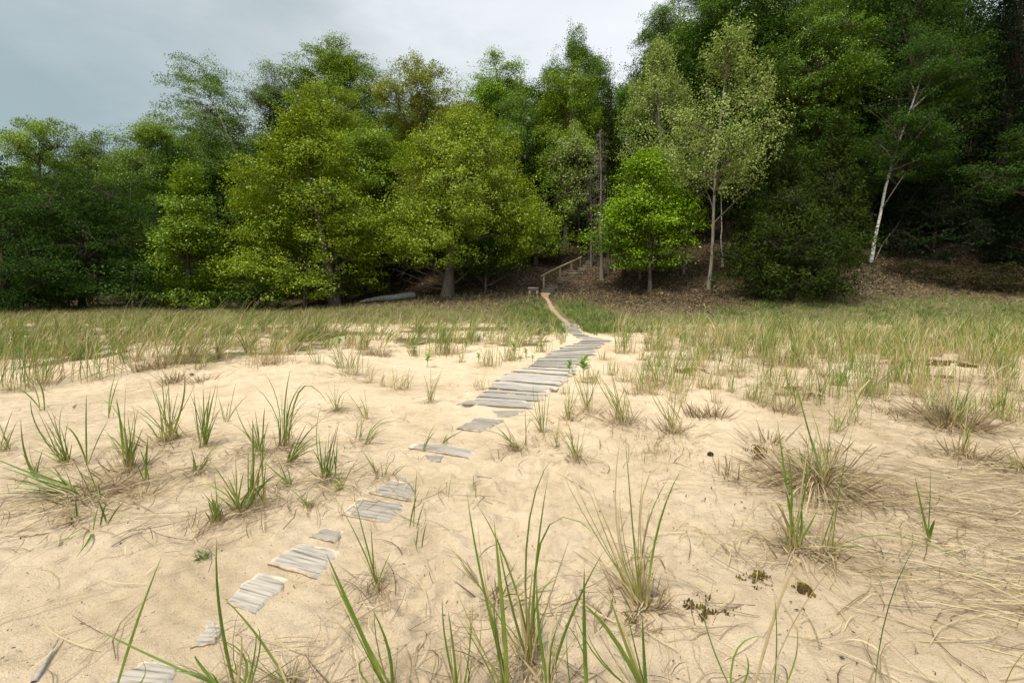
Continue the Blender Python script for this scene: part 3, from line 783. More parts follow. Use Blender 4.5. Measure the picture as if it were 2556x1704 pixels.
# --- bare stems seen in the gloom
def stem(name, label, bx, by, top_px, top_py, rad, bark, seed, nd=0, group=None, cat='tree', spread=.7):
    b = gp(bx * 2556 / 2352, by * 2556 / 2352); e = at_y(top_px * 2556 / 2352, top_py * 2556 / 2352, b[1] + .1) - b
    root = empty(name, b); tag(root, label, cat, group); r = np.random.default_rng(seed)
    acc = Acc(); t = np.linspace(0, 1, 9)
    tp = e[None] * t[:, None] + np.stack([fbm(t * 3 + seed, t * 0, 3), fbm(t * 3 + seed, t * 0 + 4, 5), t * 0], -1) * .16 * np.sin(t * np.pi)[:, None]
    tp[0, 2] = -.1
    rr = rad * (1 - t * .8); rr[0] *= 1.5
    tubes(acc, tp[None], rr[None], 8)
    if nd >= 40: link('trunk', acc.mesh('trunk', True), BARK[bark], root)
    if nd:
        br = Acc() if nd >= 40 else acc; f = r.uniform(.05, 1, nd); p = np.stack([np.interp(f, t, tp[:, i]) for i in range(3)], -1)
        th = r.uniform(0, 2 * np.pi, nd); ln = r.uniform(.3, 1, nd) * spread * (1.15 - f * .75)
        q = p + np.stack([np.cos(th) * ln, np.sin(th) * ln, ln * r.uniform(-.45, .15, nd)], -1)
        tubes(br, np.stack([p, (p + q) / 2 + r.normal(0, .04, (nd, 3)) + np.array([0, 0, .05]), q], 1), np.array([[.012, .008, .003]]) * np.ones((nd, 1)), 3)
        k = nd * 3; s = r.integers(0, nd, k); u = r.uniform(.3, 1, (k, 1)); p2 = p[s] * (1 - u) + q[s] * u
        q2 = p2 + r.normal(0, .16, (k, 3)) + np.array([0, 0, -.08])
        tubes(br, np.stack([p2, (p2 + q2) / 2 + r.normal(0, .02, (k, 3)), q2], 1), np.array([[.007, .005, .002]]) * np.ones((k, 1)), 3)
        if nd >= 40: link('branches', br.mesh('branches'), BARK['dead'], root)
    if nd < 40: link('trunk', acc.mesh('trunk', True), BARK[bark], root)
    return root
stem('dead_conifer', 'bare grey dead conifer with tangled twigs beside the top of the steps', 1382, 641, 1378, 300, .10, 'dead', 1, 190, spread=.95)
stem('dead_conifer', 'thinner bare dead conifer just behind the handrail end', 1358, 612, 1356, 380, .06, 'dead', 2, 130, spread=.9)
G1 = 'thin dark stems in the gloom of the wood'
for i, (bx, by, tx, ty, rd, bk, lab) in enumerate([
        (1397, 628, 1396, 420, .06, 'dead', 'slim grey stem close behind the bare dead conifer'),
        (1412, 624, 1413, 430, .055, 'dead', 'straight grey stem, second behind the bare dead conifer'),
        (1434, 634, 1436, 450, .11, 'dark', 'thick dark stem beside the pale stump'),
        (1470, 640, 1470, 520, .06, 'dead', 'thin grey stem just left of the vivid maple trunk'),
        (1540, 625, 1546, 420, .08, 'dark', 'dark stem right behind the vivid maple'),
        (1510, 622, 1512, 430, .10, 'dark', 'stout dark stem hidden half by the vivid maple crown'),
        (1570, 628, 1582, 470, .06, 'dead', 'slightly leaning grey stem between the vivid maple and the clean poplar trunk'),
        (1660, 612, 1655, 440, .05, 'birch', 'thin crooked white birch stem beside the clean poplar trunk'),
        (1285, 600, 1282, 470, .09, 'dark', 'dark stem above the middle of the handrail'),
        (1262, 608, 1258, 500, .06, 'dark', 'thin dark stem left of the handrail'),
        (1350, 590, 1350, 420, .10, 'dark', 'dark stem at the top end of the handrail'),
        (2010, 595, 2068, 505, .03, 'poplar', 'thin slanting stem sprouting at the foot of the white birch'),
        (700, 712, 706, 600, .07, 'dark', 'dark stem under the large layered maple'),
        (1100, 650, 1098, 520, .10, 'dark', 'dark stem in the shade behind the understorey maple')]):
    stem('bare_stem', lab, bx, by, tx, ty, rd, bk, 20 + i, 14 if bk == 'dead' else 0, G1)
b = gp(1434 * 1.0867, 628 * 1.0867)
acc = Acc(); tubes(acc, np.array([[[0, 0, -.05], [0, 0, .18], [.03, 0, .42], [.05, 0, .5]]]), np.array([[.15, .13, .10, .03]]), 9)
tag(link('tree_stump', acc.mesh('tree_stump', True), barkmat('stump_wood', (.42, .35, .25), (.2, .16, .11)), None, b), 'short pale broken stump at the foot of the thick dark stem', 'stump')

# --- the wood behind: four kinds of tree, copied up the hill
SKY = ([-300, 0, 100, 200, 300, 400, 480, 560, 650, 750, 880, 960, 1045, 1100, 1200, 1330, 1390, 1405, 1430, 1560, 1620, 1750, 2400, 2700],
       [340, 345, 312, 310, 290, 280, 245, 195, 150, 115, 170, 185, 200, 160, 150, 140, 215, 205, 110, 10, -60, -120, -160, -160])
def proto(name, colr, habit, prof, seed, dens):
    return build_tree(name, None, (0, 0, -200), -197.6, -188, 0, 2.3, 2.3, prof=prof, habit=habit, colr=colr, dens=dens, seed=seed, cat=None, limbs=10, size=1.25, twigs=False, bark='dark', trunk_r=.16)
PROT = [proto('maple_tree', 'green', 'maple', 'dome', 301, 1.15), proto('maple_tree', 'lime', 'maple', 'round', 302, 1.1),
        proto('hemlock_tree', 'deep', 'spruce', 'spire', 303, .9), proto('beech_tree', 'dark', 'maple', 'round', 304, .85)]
GB = 'trees of the shaded wood behind the front row'
WHAT = {0: 'green maple in the shaded wood behind the front row', 1: 'yellow green maple in the shaded wood behind the front row',
        2: 'blackish hemlock in the shaded wood behind the front row', 3: 'dark green beech in the shaded wood behind the front row'}
def place_copy(k, p, sx, sz, rz):
    src = PROT[k]; c = src.copy(); COL.objects.link(c)
    c.location = [float(v) for v in p]; c.scale = (sx, sx, sz); c.rotation_euler = (0, 0, rz)
    for ch in src.children:
        q = ch.copy(); COL.objects.link(q); q.parent = c
    tag(c, WHAT[k], 'tree', GB)
rb = np.random.default_rng(77)
nback = 0
for row, d in enumerate([28.5, 31.5, 35, 39, 43.5, 48.5]):
    step = 2.6 if row < 2 else 3.1
    x = -d * 1.18
    while x < d * 1.18:
        xx = x + rb.normal(0, .5); dd = d + rb.normal(0, .6)
        x += step
        if row == 0 and -1.2 < xx - 2.6 < 3.4: continue          # the steps stay open
        z0 = float(H(xx, dd))
        px = 1176 + U * xx / (CP * dd - SP * 8)
        ys = np.interp(px, *SKY) + 22 + abs(rb.normal(0, 30))
        zt = z_at(ys, dd) ; hh = min(zt - z0, rb.uniform(10, 16) if px < 1450 else rb.uniform(14, 22))
        if d < 34: hh = min(hh, rb.uniform(5, 8.5))
        if hh < 3.0: continue
        dark = px > 1980  # blacker kinds favoured here, painting the gloom through leaf colour
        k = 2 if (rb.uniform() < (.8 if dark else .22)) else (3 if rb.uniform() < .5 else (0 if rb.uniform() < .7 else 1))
        if px > 1650 and k in (0, 1): k = 3  # lighter kinds swapped for dark leaves that paint in shade
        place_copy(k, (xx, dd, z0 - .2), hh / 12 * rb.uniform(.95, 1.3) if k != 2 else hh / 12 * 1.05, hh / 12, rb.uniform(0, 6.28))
        nback += 1
for s in PROT:
    for ch in list(s.children): bpy.data.objects.remove(ch)
    bpy.data.objects.remove(s)
print('back trees', nback)

# --- brush along the foot of the wood
def bush(name, label, px, py, w_px, h_px, colr, habit, seed, group=None, dens=1.0):
    b = gp(px * 2556 / 2352, py * 2556 / 2352); m = px_m(b) * 2556 / 2352
    rx = w_px * m / 2; h = h_px * m
    return build_tree(name, label, b, b[2] + .03, b[2] + h, b[0], rx, min(rx, 1.2), prof='dome', habit=habit, colr=colr, dens=dens, seed=seed, cat='shrub', group=group, limbs=8, size=.75, bark='dark', trunk_r=.03, stems=3, lob=.5)
GJ = 'low juniper mats at the edge of the dark wood'
bush('juniper_bush', 'rust tinged low juniper mat, the one closest to the frame edge', 2300, 668, 170, 55, 'rust', 'cedar', 401, GJ)
bush('juniper_bush', 'rust tinged low juniper mat in the middle of the juniper row', 2185, 655, 150, 45, 'rust', 'cedar', 402, GJ)
bush('juniper_bush', 'small rust tinged juniper mat nearest the white birch', 2090, 632, 110, 30, 'rust', 'cedar', 403, GJ)
bush('hazel_bush', 'dark leafy hazel at the foot of the dark alder', 160, 712, 190, 90, 'dark', 'maple', 404)
bush('hazel_bush', 'dark leafy hazel against the frame edge behind the dune grass', 30, 715, 170, 80, 'dark', 'maple', 405)
bush('hazel_bush', 'dark leafy hazel under the large layered maple', 610, 712, 150, 55, 'moss', 'maple', 406)
# ------------------------------------------------------------------ boards
def gxy(p): return gp(*p)[:2]

def board(label, c4, group, lift=.009, bury=(.10, .10), rag=.012, dip=.05, mat=None, nu=30, nv=8, tilt=0.0, name='plank'):
    FL, FR, NR, NL = [np.asarray(c, float) for c in c4]
    ctr = (FL + FR + NR + NL) / 4
    ax = unit(((FR + NR) - (FL + NL))[None])[0]; ay = np.array([-ax[1], ax[0]])
    r = np.random.default_rng(abs(hash(label)) % 1000 if False else int(abs(ctr[0] * 977 + ctr[1] * 131)) + 3)
    u = np.linspace(0, 1, nu)[:, None, None]; v = np.linspace(0, 1, nv)[None, :, None]
    P = (FL * (1 - u) + FR * u) * (1 - v) + (NL * (1 - u) + NR * u) * v
    uu = u[..., 0] + 0 * v[..., 0]; vv = v[..., 0] + 0 * uu
    L = np.linalg.norm(FR - FL); W = np.linalg.norm(NL - FL)
    sd = r.uniform(0, 99)
    P = P + ax * ((fbm(vv * 9 + sd, vv * 0, 5, 2) * rag * (1 - uu) + fbm(vv * 9 + sd, vv * 0 + 7, 6, 2) * rag * uu) * 1.3)[..., None]
    P = P + ay * ((fbm(uu * 5 + sd, uu * 0, 8, 3) * rag * .5) * (np.abs(vv - .5) * 2) ** 3)[..., None]
    X, Y = P[..., 0], P[..., 1]
    hz = H(X, Y); A = np.stack([np.ones(X.size), (X - ctr[0]).ravel(), (Y - ctr[1]).ravel()], 1)
    co, *_ = np.linalg.lstsq(A, hz.ravel(), rcond=None)
    Z = (A @ co).reshape(X.shape) + lift + tilt * (vv - .5)
    Z = np.maximum(Z, hz + .001)
    Z = Z + .0010 * fbm(uu * 2 + sd, vv * 11, 9, 2) - .004 * (np.abs(vv - .5) * 2) ** 6
    nz = fbm(X * 16 + sd, Y * 16, 12, 2) * .5
    dp = np.clip((bury[0] - uu) / max(bury[0], 1e-3) + nz, 0, 1) * (uu < bury[0] * 1.6) + np.clip((uu - 1 + bury[1]) / max(bury[1], 1e-3) + nz, 0, 1) * (uu > 1 - bury[1] * 1.6)
    Z = Z - dip * np.clip(dp, 0, 1)
    o0 = np.array([ctr[0], ctr[1], float(H(*ctr))])
    V = np.stack([X, Y, Z], -1)
    idx = np.arange(nu * nv).reshape(nu, nv)
    F = np.stack([idx[:-1, :-1], idx[:-1, 1:], idx[1:, 1:], idx[1:, :-1]], -1).reshape(-1, 4)
    ring = np.concatenate([idx[:, 0], idx[-1, 1:], idx[-2::-1, -1], idx[0, -2:0:-1]])
    V = V.reshape(-1, 3); low = V[ring].copy(); low[:, 2] -= .04
    low[:, :2] += (low[:, :2] - ctr) * -.01
    n0 = len(V); V = np.concatenate([V, low]); k = len(ring); i = np.arange(k)
    F = np.concatenate([F, np.stack([ring, n0 + i, n0 + (i + 1) % k, ring[(i + 1) % k]], -1)])
    loc = V - o0
    rot = math.atan2(ax[1], ax[0]); c, s = math.cos(-rot), math.sin(-rot)
    loc[:, :2] = loc[:, :2] @ np.array([[c, s], [-s, c]])
    ed = np.clip(np.maximum(np.abs(uu * 2 - 1) ** 4, np.abs(vv * 2 - 1) ** 7 * .55) * (1.0 if len(bury) and max(bury) > .035 else .5), 0, 1).ravel()
    me = mesh_np('plank', loc, F, {'hue': np.concatenate([ed, ed[ring] * .5])}, smooth=False)
    o = link(name, me, mat or M_BOARD, None, o0); o.rotation_euler = (0, 0, rot)
    tag(o, label, 'plank', group)
    return o

GP = 'loose planks half buried in the sand'
def bpx(label, q, **k): board(label, [gxy(p) for p in q], GP, mat=M_NEAR, **k)
bpx('plank nearest the viewer, grey and split, its end under the green blades', [(352, 1648), (462, 1668), (432, 1728), (236, 1712)], bury=(.12, .2), rag=.016)
bpx('faint plank almost drowned in sand, between the nearest plank and the two bleached ones', [(520, 1552), (566, 1572), (540, 1606), (470, 1624)], bury=(.14, .12), rag=.016, lift=.014)
bpx('bleached plank with deep grain, lower of two broad ones lying edge to edge', [(636, 1430), (736, 1449), (648, 1537), (553, 1503)], bury=(.08, .12), rag=.015)
bpx('bleached plank with deep grain and a knot, upper of two broad ones edge to edge', [(742, 1355), (857, 1377), (806, 1451), (662, 1405)], bury=(.06, .10), rag=.013, lift=.010)
bpx('small lens shaped scrap of plank showing just above the two broad bleached ones', [(806, 1320), (862, 1331), (846, 1359), (768, 1341)], bury=(.10, .08), rag=.013, lift=.014)
bpx('wide pale plank with a dark knot behind the slanting green blades', [(890, 1240), (1030, 1259), (984, 1311), (848, 1284)], bury=(.05, .14), rag=.013, lift=.010)
bpx('wide pale plank mostly dusted over, touching the upper side of the knotted one', [(968, 1196), (1055, 1213), (1044, 1255), (912, 1229)], bury=(.08, .22), rag=.013)
bpx('narrow splinter of plank poking out above the dusted pale plank', [(985, 1190), (1026, 1196), (1020, 1202), (990, 1198)], bury=(.2, .3), rag=.01, nv=4)
bpx('long single plank lying skew across the sand with a lifted front edge', [(1036, 1104), (1200, 1124), (1192, 1149), (1012, 1119)], bury=(.04, .10), rag=.012, lift=.014)
bpx('sunken plank just in front of the long skew one', [(1050, 1134), (1126, 1141), (1106, 1155), (1066, 1153)], bury=(.2, .3), rag=.013, lift=.010)
bpx('rough grained plank washed over with sand below the start of the boardwalk', [(1184, 1043), (1275, 1049), (1212, 1082), (1128, 1070)], bury=(.15, .2), rag=.016, lift=.016)
bpx('wedge of plank slipping under the first board of the boardwalk', [(1216, 1023), (1334, 1026), (1276, 1041), (1238, 1040)], bury=(.1, .2), rag=.013, lift=.010)

def walk(Lp, Rp, n, labf, group, w_gap, seed, jl, thin=False):
    L = np.array([gxy(p) for p in Lp]); R = np.array([gxy(p) for p in Rp])
    C = (L + R) / 2; s = np.concatenate([[0], np.cumsum(np.linalg.norm(np.diff(C, axis=0), axis=1))])
    r = np.random.default_rng(seed)
    e = np.linspace(0, s[-1], n + 1) + np.concatenate([[0], r.normal(0, .022, n - 1), [0]])
    f = lambda q: (np.array([np.interp(q, s, L[:, 0]), np.interp(q, s, L[:, 1])]), np.array([np.interp(q, s, R[:, 0]), np.interp(q, s, R[:, 1])]))
    for i in range(n):
        nl, nr = f(e[i] + w_gap / 2); fl, fr = f(e[i + 1] - w_gap / 2)
        d = unit((nr - nl)[None])[0]
        a, b = r.normal(0, jl), r.normal(0, jl)
        sk = r.normal(0, .012); t = unit((C[-1] - C[0])[None])[0] * sk
        board(labf(i), [fl + d * a - t, fr + d * b + t, nr + d * b + t, nl + d * a - t], group, lift=.014 + r.uniform(0, .016), bury=(.03, .03), rag=.012,
              dip=.02, nu=16, nv=5, tilt=r.normal(.006, .006))
ORD = ['first', 'second', 'third', 'fourth', 'fifth', 'sixth', 'seventh', 'eighth', 'ninth', 'tenth', 'eleventh', 'twelfth', 'thirteenth', 'fourteenth']
GW = 'boards of the boardwalk'
LOOK = ['wide board with a raised shadowed edge', 'white bleached board', 'broad whitish board', 'short bleached board', 'grey board jutting out on one side', 'narrow grey board',
        'dark edged grey board', 'bleached narrow board', 'pale cracked board', 'grey board with green weed on it', 'plain grey board', 'split grey board', 'pale board', 'thin grey board']
walk(BW_L, BW_R, 31, lambda i: (f'{LOOK[i]}, {ORD[i]} from the sandy end of the boardwalk' if i < 14 else 'weathered grey board in the closely laid stretch just before the bend of the boardwalk'), GW, .007, 3, .045)
walk(BW2_L, BW2_R, 26, lambda i: 'small looking far board between the bend and the grassy end of the boardwalk', GW, .008, 4, .03)

# ------------------------------------------------------------------ steps, handrail, bench
def axes(p, q):
    x = unit((q - p)[None])[0]; x = np.array([x[0], x[1], 0]); x /= np.linalg.norm(x); return np.array([x, [-x[1], x[0], 0], [0, 0, 1.0]])
b0 = gp(1355, 729)
st = empty('wooden_stairs', b0); tag(st, 'mossy timber steps climbing from the sand path into the dark wood', 'stairs')
for i, (xa, xb, y) in enumerate([(1351, 1384, 727.5), (1356, 1389, 720.5), (1359, 1391, 713.5), (1387, 1420, 705), (1390, 1421, 698), (1416, 1447, 687), (1420, 1448, 681), (1441, 1471, 673), (1450, 1478, 665), (1460, 1488, 657)]):
    p, q = gp(xa, y), gp(xb, y); c = (p + q) / 2; q = p + (q - p) * np.array([1, .25, .1]); L = np.linalg.norm(q - p)
    acc = Acc(); A3 = axes(p, q)
    acc.box([0, .16, .035], (L, .34, .055), A3, jit=.006)
    acc.box([0, .045, -.075], (L * .97, .07, .16), A3, jit=.005)
    link('step', acc.mesh('step'), M_STEP, st, np.array([c[0], c[1], float(H(c[0], c[1])) + .085]) - b0)
b1 = gp(1357, 721)
rl = empty('handrail', b1); tag(rl, 'rustic pole handrail on four posts beside the timber steps', 'handrail')
tops = []
for bx, by, tx, ty in [(1357, 721, 1357, 688), (1397.5, 695, 1397, 667), (1426, 681, 1426, 655.5), (1448, 669, 1448, 644)]:
    p = gp(bx, by); t = at_y(tx, ty, p[1]); tops.append(t)
    acc = Acc(); acc.box((0, 0, (t[2] - p[2]) / 2 - .1), (.10, .10, t[2] - p[2] + .2), None, .92, .004)
    link('post', acc.mesh('post'), M_RAIL, rl, p - b1)
tp = np.array(tops); tp = np.concatenate([[tp[0] - (tp[1] - tp[0]) * .18], tp, [tp[-1] + (tp[-1] - tp[-2]) * .15]])
tp[:, 2] += .03; tp[:, 1] -= .03
acc = Acc(); s = np.linspace(0, len(tp) - 1, 22)
line = np.stack([np.interp(s, range(len(tp)), tp[:, i]) for i in range(3)], -1); line[:, 2] += .02 * fbm(s * 1.3, s * 0, 4)
tubes(acc, (line - b1)[None], np.full((1, 22), .048), 8)
link('rail', acc.mesh('rail', True), M_RAIL, rl)

pa, pb = gp(1320, 736.5), gp(1342, 736.5); c = (pa + pb) / 2; w = np.linalg.norm(pb - pa) + .04; hz = 19 * px_m(c)
be = empty('bench', c); tag(be, 'small low wooden bench with two plank legs at the head of the path', 'bench')
acc = Acc(); acc.box((0, 0, hz - .035), (w + .06, .34, .07), None, 1, .004); link('seat', acc.mesh('seat'), M_BENCH, be)
acc = Acc(); acc.box((0, -.13, hz - .115), (w - .05, .03, .08), None, 1, .003); link('apron', acc.mesh('apron'), M_BENCH, be)
for sx in (-1, 1):
    acc = Acc(); acc.box((sx * (w / 2 - .06), 0, hz / 2 - .09), (.10, .28, hz + .04), None, 1, .004); link('leg', acc.mesh('leg'), M_BENCH, be)

# fallen grey log beside the great oak
p, q = gp(899, 758), gp(1038, 744)
m_log, nt, out = newmat('lichen_log'); n = noise(nt, 7, 6, pos(nt), .75); n2 = noise(nt, 30, 3, pos(nt), .7)
cl = ramp(nt, n, [(.3, (.10, .10, .085)), (.55, (.24, .245, .215)), (.75, (.40, .41, .37))]); cl = mix(nt, .6, cl, ramp(nt, n2, [(.35, (.45, .45, .45)), (.6, (1, 1, 1))]), 'MULTIPLY')
princ(nt, out, cl, .9, bump(nt, n2, .7, .03), .1)
t = np.linspace(0, 1, 40); K = 14; th = np.arange(K) / K * 2 * np.pi
cen = p * (1 - t[:, None]) + q * t[:, None]; cen[:, 2] = H(cen[:, 0], cen[:, 1])
wd = np.interp(t, [0, .12, .4, .75, .93, 1], [.04, .13, .26, .30, .26, .10]); ht = np.interp(t, [0, .12, .4, .75, .93, 1], [.05, .14, .23, .28, .27, .18])
ax = axes(p, q); V = []
for j in range(K):
    s_, c_ = math.sin(th[j]), math.cos(th[j])
    k = 1 + .16 * fbm(t * 5 + j * 1.7, t * 0 + j, 3) + (.35 * fbm(t * 23 + j * 3, t * 0, 5)) * sstep(.8, 1, t)
    V.append(cen + ax[1] * (c_ * wd * k)[:, None] + np.array([0, 0, 1]) * (.10 + np.sign(s_) * abs(s_) ** .75 * ht * k * (.9 if s_ > 0 else .4))[:, None])
V = np.stack(V, 1) - p; idx = np.arange(40 * K).reshape(40, K)
F = np.stack([idx[:-1], np.roll(idx[:-1], -1, 1), np.roll(idx[1:], -1, 1), idx[1:]], -1).reshape(-1, 4)
F = np.concatenate([F, [[idx[-1, 0], idx[-1, 1], idx[-1, K - 2], idx[-1, K - 1]]], [[idx[-1, i], idx[-1, i + 1], idx[-1, K - 2 - i], idx[-1, K - 1 - i]] for i in range(1, K // 2 - 1)]])
tag(link('fallen_log', mesh_np('fallen_log', V, F, smooth=True), m_log, None, p), 'long lichen grey fallen log with a pointed end and a broken end under the oak', 'log')

def stick(name, label, pts, r0, r1, mat, flat=None, group=None, cat='stick', lift=.01):
    P = np.array([gp(*q) for q in pts]); s = np.linspace(0, len(P) - 1, 14)
    L = np.stack([np.interp(s, range(len(P)), P[:, i]) for i in range(3)], -1); L[:, 2] = H(L[:, 0], L[:, 1]) + r0 * .6 + lift + .004 * fbm(s * 2, s * 0 + len(label), 3)
    acc = Acc(); tubes(acc, (L - P[0])[None], np.linspace(r0, r1, 14)[None] * (1 + .2 * fbm(s * 3, s * 0, 4))[None], 6)
    o = link(name, acc.mesh(name), mat, None, P[0]); tag(o, label, cat, group); return o
M_DRIFT = m_wood('driftwood', (.46, .43, .39), (.2, .18, .16))
stick('driftwood_stick', 'flat silver grey driftwood stick among straw in the near corner of the sand', [(84, 1706), (118, 1645), (147, 1592)], .010, .003, M_DRIFT, lift=-.004)
stick('fallen_branch', 'fallen pale branch lying on the bank between cedar and white birch', [(2098, 722), (2130, 726), (2166, 731)], .035, .015, BARK['dead'])
stick('fallen_branch', 'dark forked branch lying in the leaf litter below the clean poplar trunk', [(1766, 780), (1776, 786), (1782, 792)], .03, .012, BARK['dark'])
stick('twig', 'thin grey twig lying across the sand uphill of the green seedling', [(279, 1368), (316, 1346), (356, 1332)], .0028, .0014, BARK['dead'])
stick('twig', 'tiny dark twig on open sand below the row of green shoots', [(182, 1020), (191, 1012)], .004, .003, BARK['dark'])
stick('twig', 'short crooked brown twig on the trampled sand behind the long skew plank', [(1190, 1192), (1212, 1195), (1228, 1196)], .0035, .002, BARK['dead'])
def cone(label, px, py, rr):
    p = gp(px, py); acc = Acc(); r = np.random.default_rng(int(px)); n = 60
    k = np.arange(n); ph = k * 2.4; z = k / n; rad = np.sin(np.pi * (z * .9 + .08)) ** .7
    for i in range(n):
        d = np.array([math.cos(ph[i]), math.sin(ph[i]), .35]); d /= np.linalg.norm(d); u = np.cross(d, [0, 0, 1.]); u /= np.linalg.norm(u); v = np.cross(u, d)
        c0 = np.array([(z[i] - .5) * 2.2 * rr, 0, rr * .7]) + np.array([0, d[0], d[1]]) * rr * rad[i] * .8
        dd = np.array([.4, d[0], d[1]]); dd /= np.linalg.norm(dd); u = unit(np.cross(dd, [1., .1, 0])[None])[0]; v = np.cross(u, dd)
        acc.box(c0, (rr * .5, rr * .45, rr * .13), np.array([u, dd, v]))
    o = link('pine_cone', acc.mesh('pine_cone'), BARK['dark'], None, p); tag(o, label, 'pine cone')
cone('round dark pine cone on the sandy mound beside dead stubble', 479, 938, .024)
cone('dark weathered pine cone on the sand beside the moss patch', 1773, 1137, .020)

# ------------------------------------------------------------------ tufts one can count
TB = []
def hz_(n, mu, sd): return np.clip(rng.normal(mu, sd, n), 0.0, 1.0)
CATG = 'grass tuft'
def tuft_hand(label, base, tips, hue=.82, width=.0085, dead=10, deadlen=.22, base_hue=.55, spread=.015, stub=0, stubh=.12, seg=7, group=None, ydev=.12):
    p = gp(*base); n = len(tips); TB.append((p[0], p[1], dead))
    P0 = np.zeros((n, 3)); P1 = np.zeros((n, 3)); P2 = np.zeros((n, 3)); W = np.zeros(n); Hh = np.zeros(n); HB = np.zeros(n)
    for i, t in enumerate(tips):
        via = None; hu = hue - .06 + rng.normal(0, .07); wf = 1.0
        t = list(t); opt = t[2] if len(t) > 2 and isinstance(t[2], dict) else {}
        via = opt.get('v'); hu = opt.get('h', hu); wf = opt.get('w', 1.0); dy = opt.get('y', rng.normal(0, ydev))
        e = at_y(t[0], t[1], p[1]); hgt = max(e[2] - p[2], .02)
        y2 = p[1] + dy * hgt
        e = at_y(t[0], t[1], y2); g = float(H(e[0], e[1]))
        if e[2] < g + .01:
            e = gp(t[0], t[1]); e[2] += .012
        r0 = np.array([rng.normal(0, spread), rng.normal(0, spread), 0]); a = p + r0; a[2] = float(H(a[0], a[1])) - .01
        if via is not None:
            v = at_y(via[0], via[1], (p[1] + e[1]) / 2); c = 2 * v - .5 * (a + e)
        else:
            ln = np.linalg.norm(e - a); c = a * .5 + e * .5 + np.array([0, 0, .10 * ln]) - (e - a) * np.array([.14, .14, 0]) * abs(rng.normal(.6, .4))
        P0[i], P1[i], P2[i] = a, c, e; W[i] = width * .96 * wf * rng.uniform(.75, 1.2); Hh[i] = hu; HB[i] = min(hu, base_hue + rng.normal(0, .05)) if hu > .45 else hu
    acc = blades(P0 - p, P1 - p, P2 - p, W, HB, Hh, seg, .25, None, np.tile([1.0, .25, 0], (n, 1)) + rng.normal(0, .45, (n, 3)) * [1, 1, 0])
    if n >= 4:                       # finer and drier blades between them
        m = int(n * 2.2) + 3; i, j = rng.integers(0, n, m), rng.integers(0, n, m); f = rng.uniform(0, 1, (m, 1)); q = rng.uniform(.35, .9, (m, 1))
        e = P0[i] + (P2[i] * f + P2[j] * (1 - f) - P0[i]) * q; c = P0[i] + (P1[i] * f + P1[j] * (1 - f) - P0[i]) * q
        e = e + rng.normal(0, .12, (m, 3)) * np.linalg.norm(e - P0[i], axis=1, keepdims=True) * [1, 1, .3]
        gz = H(e[:, 0], e[:, 1]) + .01; e[:, 2] = np.maximum(e[:, 2], gz)
        dry = rng.uniform(0, 1, m) < .5; hu = np.where(dry, rng.uniform(.12, .36, m), np.clip(hue + rng.normal(-.06, .08, m), 0, 1))
        blades(P0[i] + rng.normal(0, spread * .6, (m, 3)) * [1, 1, 0] - p, c - p, e - p, np.full(m, width * .55) * rng.uniform(.6, 1.2, m), np.minimum(hu, base_hue), hu, 5, 0, acc)
    if dead: dead_skirt(acc, p, dead, deadlen, .004)
    if stub: stubble(acc, p, stub, stubh, spread * 2 + .02)
    o = link('grass_tuft', acc.mesh('grass_tuft'), M_GRASS, None, p); tag(o, label, CATG, group)

def dead_skirt(acc, p, n, L, w):
    n = int(n)
    th = rng.uniform(0, 2 * np.pi, n); ln = L * rng.uniform(.3, 1.2, n)
    d = np.stack([np.cos(th), np.sin(th), 0 * th], -1)
    a = p + d * rng.uniform(0, .03, (n, 1)); e = p + d * ln[:, None] + np.stack([rng.normal(0, .25, n) * ln, rng.normal(0, .25, n) * ln, 0 * ln], -1)
    a[:, 2] = H(a[:, 0], a[:, 1]); e[:, 2] = H(e[:, 0], e[:, 1]) + .006 + .02 * rng.uniform(0, 1, n) ** 3
    c = (a + e) / 2; c[:, 2] += ln * rng.uniform(.05, .45, n)
    h = hz_(n, .19, .08)
    blades(a - p, c - p, e - p, np.full(n, w) * rng.uniform(.5, 1.2, n), np.clip(h + rng.uniform(-.13, .12, n), 0, .34), h, 4, 0, acc)

def stubble(acc, p, n, hgt, spread):
    r = np.stack([rng.normal(0, spread, n), rng.normal(0, spread, n), np.zeros(n)], -1); a = p + r; a[:, 2] = H(a[:, 0], a[:, 1]) - .01
    e = a + np.stack([r[:, 0] * 1.0 + rng.normal(0, .22, n) * hgt, r[:, 1] * 1.0 + rng.normal(0, .22, n) * hgt, hgt * rng.uniform(.4, 1.1, n)], -1)
    h = hz_(n, .09, .05)
    blades(a - p, (a + e) / 2 - p, e - p, np.full(n, .009) * rng.uniform(.6, 1.3, n), h, h + .04, 3, 0, acc)

